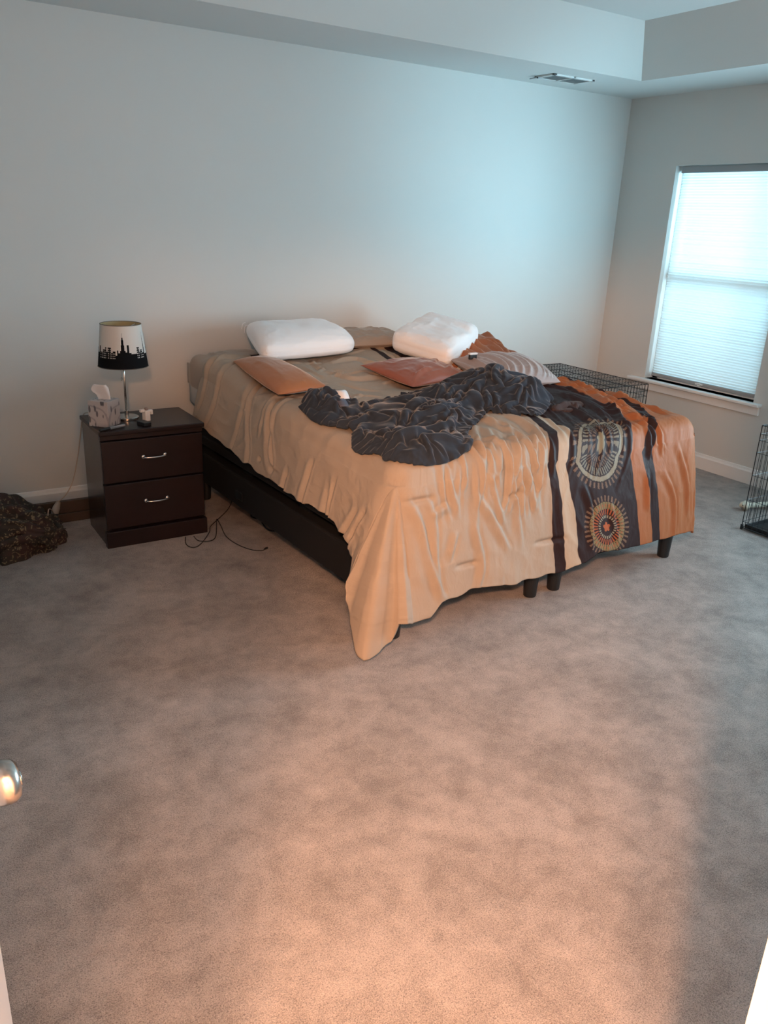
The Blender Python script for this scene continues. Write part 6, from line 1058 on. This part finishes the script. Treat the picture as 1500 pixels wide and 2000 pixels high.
M['rim'] = simple('rim_dark', (0.12, 0.10, 0.08), 0.5); mb.build('shade_rim', M['rim'], lp)
MB().tube([(lx+rb*math.cos(2*math.pi*i/48), ly+rb*math.sin(2*math.pi*i/48), sb) for i in range(49)], 0.0018, 6).build('shade_rim', M['rim'], lp)

# ------------------------------------------------------------ tissue box
tb = thing('tissue_box', 'square grey patterned tissue box beside the lamp', 'tissue box', (0.93, 3.91, nh))
fx, fy = 0.928, 3.832; ur = np.array((0.72, 0.69)); ul = np.array((-0.69, 0.72)); sdz = 0.105; hh = 0.122
def tbp(a, b_, z): q_ = np.array((fx, fy))+ur*a+ul*b_; return (q_[0], q_[1], nh+z)
mt, nt, b = newmat('tissue_box_print'); nm = NM(nt); M['tissuebox'] = mt
tc = nt.nodes.new('ShaderNodeTexCoord'); mp = nt.nodes.new('ShaderNodeMapping'); mp.inputs['Rotation'].default_value = (0.6, 0.9, 0.5); mp.inputs['Scale'].default_value = (1, 1, 0.35)
nt.links.new(tc.outputs['Object'], mp.inputs[0])
vo = nt.nodes.new('ShaderNodeTexVoronoi'); vo.inputs['Scale'].default_value = 52; vo.inputs['Randomness'].default_value = 0.9; nt.links.new(mp.outputs[0], vo.inputs['Vector'])
leaf = nm.m('SUBTRACT', 1.0, nm.step(vo.outputs['Distance'], 0.30, 0.04))
wv = nt.nodes.new('ShaderNodeTexWave'); wv.wave_type = 'RINGS'; wv.inputs['Scale'].default_value = 5; wv.inputs['Distortion'].default_value = 6; nt.links.new(tc.outputs['Object'], wv.inputs['Vector'])
vine = nm.step(wv.outputs['Fac'], 0.955, 0.02)
c = nm.mix(nm.m('MULTIPLY', vine, 0.55), (0.42, 0.38, 0.37), (0.20, 0.19, 0.20)); c = nm.mix(nm.m('MULTIPLY', leaf, 0.9), c, (0.07, 0.065, 0.075))
nt.links.new(c, b.inputs['Base Color']); b.inputs['Roughness'].default_value = 0.45
mb = MB().box(0, 0, 0, sdz, sdz, hh, tbp); mb.build('box', M['tissuebox'], tb, bevel=0.0015)
# tissue sheet: curled, standing out of the slot
M['tissue'] = translucent('tissue_paper', (0.82, 0.80, 0.80), 0.0, 0.3)
sil_l = [(-0.022, 0), (-0.024, 0.02), (-0.028, 0.035), (-0.046, 0.042), (-0.050, 0.052), (-0.044, 0.064), (-0.034, 0.070)]
v = []; f = []; nU, nV = 15, 21
for j in range(nV):
    t = j/(nV-1); z = 0.074*math.sin(t*1.5)/math.sin(1.5)
    xlft = np.interp(z, [0, 0.02, 0.030, 0.040, 0.052, 0.066, 0.074], [-0.020, -0.023, -0.028, -0.042, -0.046, -0.038, -0.028])
    xrgt = np.interp(z, [0, 0.03, 0.06, 0.074], [0.030, 0.027, 0.024, 0.014])
    for i in range(nU):
        w_ = i/(nU-1); x_ = xlft+(xrgt-xlft)*w_; y_ = 0.010*math.sin(w_*5.0+t*2)+0.012*t*math.cos(w_*3)
        q_ = tbp(sdz/2, sdz/2, hh-0.004+z); v.append((q_[0]+x_*0.96-y_*0.2, q_[1]-x_*0.28+y_, q_[2]))
for j in range(nV-1):
    for i in range(nU-1): f.append((j*nU+i, j*nU+i+1, (j+1)*nU+i+1, (j+1)*nU+i))
o = obj('tissue_sheet', v, f, M['tissue'], tb, True); o.modifiers.new('s', 'SOLIDIFY').thickness = 0.0015
# marker
mk = thing('marker_pen', 'grey marker pen with a black cap lying in front of the tissue box', 'pen', (0.93, 3.80, nh))
a = Vector((0.868, 3.766, nh+0.008)); b_ = Vector((1.0, 3.826, nh+0.008)); d_ = (b_-a).normalized()
MB().tube([a+d_*0.055, b_-d_*0.012, b_-d_*0.008, b_], 0.007, 14, rad=[0.0068, 0.0068, 0.0055, 0.005]).build('barrel', simple('marker_grey', (0.28, 0.28, 0.30), 0.4), mk, smooth=True)
MB().tube([a, a+d_*0.004, a+d_*0.052, a+d_*0.058], 0.008, 14, rad=[0.006, 0.0078, 0.0078, 0.007]).build('cap', M['blackplastic'], mk, smooth=True)
# black box (car key / charger)
o = MB().box(-0.020, -0.034, 0, 0.020, 0.034, 0.019, lambda x, y, z: (1.092+x*0.96-y*0.28, 3.822+x*0.28+y*0.96, nh+z)).build('charger_block', M['blackplastic'], None, bevel=0.004, base=(1.092, 3.822, nh))
finish(o, 'small black charger block near the front edge of the nightstand', 'charger')
# white multi plug
ad = thing('plug_adapter', 'white folding travel plug adapter on the nightstand beside the lamp base', 'plug adapter', (1.13, 3.91, nh))
M['whiteplastic'] = simple('white_plastic', (0.72, 0.70, 0.69), 0.35)
fr = lambda x, y, z: (1.128+x*0.95-y*0.3, 3.905+x*0.3+y*0.95, nh+z)
MB().box(-0.013, -0.016, 0, 0.015, 0.016, 0.052, fr).build('body', M['whiteplastic'], ad, bevel=0.004)
mb = MB(); mb.box(-0.034, -0.008, 0.046, -0.010, 0.008, 0.060, fr); mb.box(0.012, -0.008, 0.040, 0.036, 0.010, 0.052, fr); mb.box(0.024, -0.008, 0.028, 0.036, 0.008, 0.044, fr)
mb.build('side_arm', M['whiteplastic'], ad, bevel=0.003)
MB().box(-0.007, -0.007, 0.052, 0.009, 0.007, 0.066, fr).build('cap', simple('brass_grey', (0.28, 0.22, 0.2), 0.4), ad, bevel=0.003)
# cords
M['cordwhite'] = simple('cream_cord', (0.42, 0.34, 0.27), 0.5)
cd = thing('lamp_cord', 'thin cream lamp cord hanging off the back of the nightstand to a round plug', 'cord', (0.72, 4.19, 0.06))
pts = smoothcurve([(1.0, 4.02, nh+0.004), (0.94, 4.08, nh+0.006), (0.905, 4.165, nh+0.003), (0.892, 4.21, nh-0.03), (0.885, 4.26, 0.45), (0.868, 4.29, 0.33), (0.825, 4.25, 0.215), (0.78, 4.22, 0.155), (0.735, 4.205, 0.125)], 8)
MB().tube(pts, 0.003, 8).build('wire', M['cordwhite'], cd, smooth=True)
mb = MB().tube([(0.735, 4.202, 0.126), (0.724, 4.192, 0.108), (0.720, 4.190, 0.100), (0.709, 4.182, 0.078), (0.702, 4.178, 0.060)], 0.012, 14, rad=[0.010, 0.016, 0.0185, 0.019, 0.013])
mb.build('plug', simple('plug_grey', (0.30, 0.27, 0.24), 0.4), cd, smooth=True)
pts = smoothcurve([(0.702, 4.178, 0.060), (0.685, 4.12, 0.115), (0.655, 4.03, 0.150), (0.63, 3.93, 0.13), (0.60, 3.86, 0.09)], 6)
MB().tube(pts, 0.0028, 8).build('lead', M['cordwhite'], cd, smooth=True)
# dark board along the wall
bd = thing('wooden_board', 'dark brown board lying along the wall behind the nightstand', 'board', (0.7, 4.24, 0))
M['darkwood'] = simple('dark_brown_wood', (0.040, 0.026, 0.016), 0.5, var=0.3, vscale=6)
MB().box(0.28, 4.222, 0.0, 1.22, 4.26, 0.048).build('lower_step', M['darkwood'], bd, bevel=0.003)
MB().box(0.28, 4.236, 0.048, 1.22, 4.262, 0.112).build('panel', M['darkwood'], bd, bevel=0.003)
# wall outlet
ol_ = thing('wall_outlet', 'white wall outlet half hidden behind the corner of the bed', 'outlet', (1.60, YW, 0.60))
MB().box(1.565, YW-0.006, 0.545, 1.638, YW, 0.655).build('cover_plate', M['whiteplastic'], ol_, bevel=0.003)
for zz in (0.575, 0.625):
    sf = MB().box(1.585, YW-0.0075, zz-0.014, 1.618, YW-0.006, zz+0.014).build('socket_face', M['whiteplastic'], ol_, bevel=0.002)
    for xx in (1.594, 1.607): MB().box(xx, YW-0.0079, zz-0.005, xx+0.0018, YW-0.0074, zz+0.006).build('slot', M['blackplastic'], sf)
# cables on the carpet
def cable(name, pts, label, r=0.0022, plug=None):
    e = thing(name, label, 'cable', pts[0][:2]+(0,)); MB().tube(smoothcurve(pts, 8), r, 6).build('wire', M['blackplastic'], e, smooth=True)
    if plug:
        a, b_ = Vector(plug[0]), Vector(plug[1]); MB().tube([a, a.lerp(b_, 0.3), b_], 0.004, 8, rad=[0.003, 0.0055, 0.005]).build('plug', M['blackplastic'], e, smooth=True)
z_ = 0.004
cable('charging_cable', [(1.67, 4.15, 0.03), (1.60, 4.05, z_), (1.50, 3.93, z_), (1.41, 3.83, z_), (1.37, 3.74, 0.012), (1.31, 3.66, z_), (1.255, 3.60, z_), (1.222, 3.604, z_), (1.216, 3.66, z_), (1.244, 3.745, z_)], 'thin black cable looping in front of the nightstand')
cable('usb_cable', [(1.285, 3.735, z_), (1.285, 3.67, z_), (1.33, 3.64, z_), (1.38, 3.68, z_), (1.44, 3.82, 0.02), (1.455, 3.85, 0.03), (1.455, 3.80, 0.012), (1.43, 3.66, z_), (1.44, 3.53, z_), (1.475, 3.44, z_), (1.515, 3.41, z_), (1.533, 3.417, z_)], 'black cable ending in a small connector on the carpet by the bed', plug=((1.530, 3.416, 0.006), (1.552, 3.426, 0.006)))
cable('power_cord', [(1.74, 3.93, 0.10), (1.705, 3.905, 0.03), (1.662, 3.880, z_+0.002), (1.672, 3.838, z_), (1.702, 3.842, z_), (1.690, 3.80, z_), (1.676, 3.765, z_), (1.658, 3.675, z_), (1.672, 3.626, z_), (1.713, 3.612, z_), (1.78, 3.60, z_)], 'thick black power cord curled on the carpet at the edge of the bed base', 0.004)

# ------------------------------------------------------------ patterned bag on the floor
mt, nt, b = newmat('paisley_cloth'); nm = NM(nt)
tc = nt.nodes.new('ShaderNodeTexCoord')
vo = nt.nodes.new('ShaderNodeTexVoronoi'); vo.inputs['Scale'].default_value = 55; vo.feature = 'DISTANCE_TO_EDGE'
ns_ = nt.nodes.new('ShaderNodeTexNoise'); ns_.inputs['Scale'].default_value = 26; ns_.inputs['Detail'].default_value = 3
mxv = nt.nodes.new('ShaderNodeMix'); mxv.data_type = 'VECTOR'; mxv.inputs[0].default_value = 0.06
nt.links.new(tc.outputs['Object'], ns_.inputs['Vector']); nt.links.new(tc.outputs['Object'], mxv.inputs[4]); nt.links.new(ns_.outputs['Color'], mxv.inputs[5]); nt.links.new(mxv.outputs[1], vo.inputs['Vector'])
n2 = nt.nodes.new('ShaderNodeTexNoise'); n2.inputs['Scale'].default_value = 14; nt.links.new(tc.outputs['Object'], n2.inputs['Vector'])
c = nm.mix(nm.step(n2.outputs[0], 0.52, 0.05), (0.022, 0.014, 0.008), (0.035, 0.014, 0.010))
dm = nt.nodes.new('ShaderNodeMapping'); dm.inputs['Rotation'].default_value = (0.5, 0.7, 0.9); dm.inputs['Scale'].default_value = (1, 0.36, 1); nt.links.new(mxv.outputs[1], dm.inputs[0])
vd = nt.nodes.new('ShaderNodeTexVoronoi'); vd.inputs['Scale'].default_value = 78; nt.links.new(dm.outputs[0], vd.inputs['Vector'])
c = nm.mix(nm.m('SUBTRACT', 1.0, nm.step(vd.outputs['Distance'], 0.33, 0.06)), c, (0.15, 0.11, 0.065))
nt.links.new(c, b.inputs['Base Color']); b.inputs['Roughness'].default_value = 0.8
M['paisley'] = mt
bx, by, rx, ry, rz = 0.47, 3.97, 0.215, 0.17, 0.245
NU, NV = 120, 60
Uu, Vv = np.meshgrid(np.linspace(0, 2*math.pi, NU), np.linspace(0.001, math.pi*0.5, NV))
px_, py_, pz_ = np.sin(Vv)*np.cos(Uu), np.sin(Vv)*np.sin(Uu), np.cos(Vv)
q4 = lambda t, k: np.sign(t)*np.abs(t)**k
dsp = 0.030*fbm(px_*2.2+3, py_*2.2, pz_*2.2, 3)+0.024*ridge(px_*2.0, py_*2.0+4, pz_*4.0, 2)
sx = bx+rx*q4(px_, 0.85)+px_*dsp; sy = by+ry*q4(py_, 0.85)+py_*dsp; sz = np.maximum(0.001, rz*np.abs(pz_)**0.62*(1-0.35*ss(0.45, 0.62, sx)) + pz_*dsp)
sx[:, -1] = sx[:, 0]; sy[:, -1] = sy[:, 0]; sz[:, -1] = sz[:, 0]
bag = grid_obj('tote_bag', np.stack([sx, sy, sz], -1), grid_faces(NV, NU), mt, None, (bx, by, 0), world=True)
finish(bag, 'slumped brown paisley bag on the carpet left of the nightstand', 'bag')
P_ = smoothcurve([(0.34, 3.79, 0.02), (0.40, 3.80, 0.09), (0.50, 3.80, 0.11), (0.58, 3.81, 0.09), (0.61, 3.83, 0.05)], 6)
v = []; f = []
for i, p_ in enumerate(P_):
    for (a, b_) in ((-0.004, -0.022), (0.004, -0.022), (0.004, 0.022), (-0.004, 0.022)): v.append((p_.x, p_.y+a-0.012, max(p_.z+b_, 0.002)))
for i in range(len(P_)-1):
    for k in range(4): f.append((i*4+k, i*4+(k+1) % 4, i*4+4+(k+1) % 4, i*4+4+k))
obj('handle', v, f, mt, bag, True)

# ------------------------------------------------------------ wire dog crates
M['wire'] = simple('black_wire', (0.012, 0.013, 0.016), 0.35)
def wire_panel(e, name, o_, du, dv, nu, nv, r=0.0016, frame=0.0026, rows=None):
    """rectangular wire grid from corner o_ spanning du x dv"""
    o_, du, dv = Vector(o_), Vector(du), Vector(dv); mb = MB()
    for i in range(nu+1):
        a = o_+du*(i/nu); mb.tube([a, a+dv], frame if i in (0, nu) else r, 5)
    for t in (rows if rows else [j/nv for j in range(nv+1)]):
        a = o_+dv*t; mb.tube([a, a+du], frame if t in (0, 1) else r, 5)
    return mb.build(name, M['wire'], e)
def crate(name, label, x0, y0, x1, y1, h, nu, nv, group=None):
    e = thing(name, label, 'dog crate', ((x0+x1)/2, (y0+y1)/2, 0), group); z0 = 0.012
    rows = [0, 0.06, 0.28, 0.52, 0.74, 0.86, 0.92, 1]
    wire_panel(e, 'side_panel', (x0, y0, z0), (x1-x0, 0, 0), (0, 0, h-z0), nu, 7, rows=rows)
    wire_panel(e, 'side_panel', (x0, y1, z0), (x1-x0, 0, 0), (0, 0, h-z0), nu, 7, rows=rows)
    wire_panel(e, 'end_panel', (x0, y0, z0), (0, y1-y0, 0), (0, 0, h-z0), nv, 7, rows=rows)
    wire_panel(e, 'end_panel', (x1, y0, z0), (0, y1-y0, 0), (0, 0, h-z0), nv, 7, rows=rows)
    wire_panel(e, 'roof_panel', (x0, y0, h), (x1-x0, 0, 0), (0, y1-y0, 0), nu, nv, rows=[j/9 for j in range(10)])
    mb = MB(); t = 0.012
    mb.box(x0+t, y0+t, 0.006, x1-t, y1-t, 0.010)
    for (a, b_, c_, d_) in ((x0+t, y0+t, x1-t, y0+t+0.006), (x0+t, y1-t-0.006, x1-t, y1-t), (x0+t, y0+t, x0+t+0.006, y1-t), (x1-t-0.006, y0+t, x1-t, y1-t)): mb.box(a, b_, 0.006, c_, d_, 0.032)
    mb.build('tray', M['blackplastic'], e, bevel=0.002)
    for (a, b_) in ((x0, y0), (x1, y0), (x0, y1), (x1, y1)): MB().box(a-0.006, b_-0.006, 0, a+0.006, b_+0.006, 0.03).build('foot', M['wire'], e, bevel=0.002)
    return e
crate('wire_crate', 'black wire dog crate standing between the bed and the back wall corner', 3.82, 3.60, 4.42, 4.44, 0.595, 22, 30)
crate('wire_crate', 'black wire dog crate with a dark tray at the right edge, away from the bed', 4.045, 1.75, 4.66, 2.50, 0.60, 20, 24)
# bone toy lying beyond the second crate
bn = MB(); a = Vector((4.335, 2.70, 0.030)); b_ = Vector((4.55, 2.635, 0.030))
pts = [a.lerp(b_, t) for t in np.linspace(0, 1, 22)]
rad = [0.010+0.016*math.exp(-((t-0.08)/0.07)**2)+0.016*math.exp(-((t-0.92)/0.07)**2)+0.006 for t in np.linspace(0, 1, 22)]; rad[0] = 0.008; rad[-1] = 0.008
bn.tube(pts, 0.015, 16, rad=rad); d_ = (b_-a).normalized(); n_ = Vector((-d_.y, d_.x, 0))
for c_ in (a+d_*0.012, b_-d_*0.012):
    for s_ in (-1, 1):
        q_ = c_+n_*s_*0.017; bn.lathe([(0.0, -0.020), (0.013, -0.015), (0.019, 0.0), (0.013, 0.015), (0.0, 0.020)], tuple(q_), 14, caps=False)
o = bn.build('bone_toy', simple('bone_white', (0.62, 0.60, 0.50), 0.6), None, smooth=True, base=(4.44, 2.67, 0))
finish(o, 'white knotted dog bone on the carpet seen through the crate at the right edge', 'dog toy')
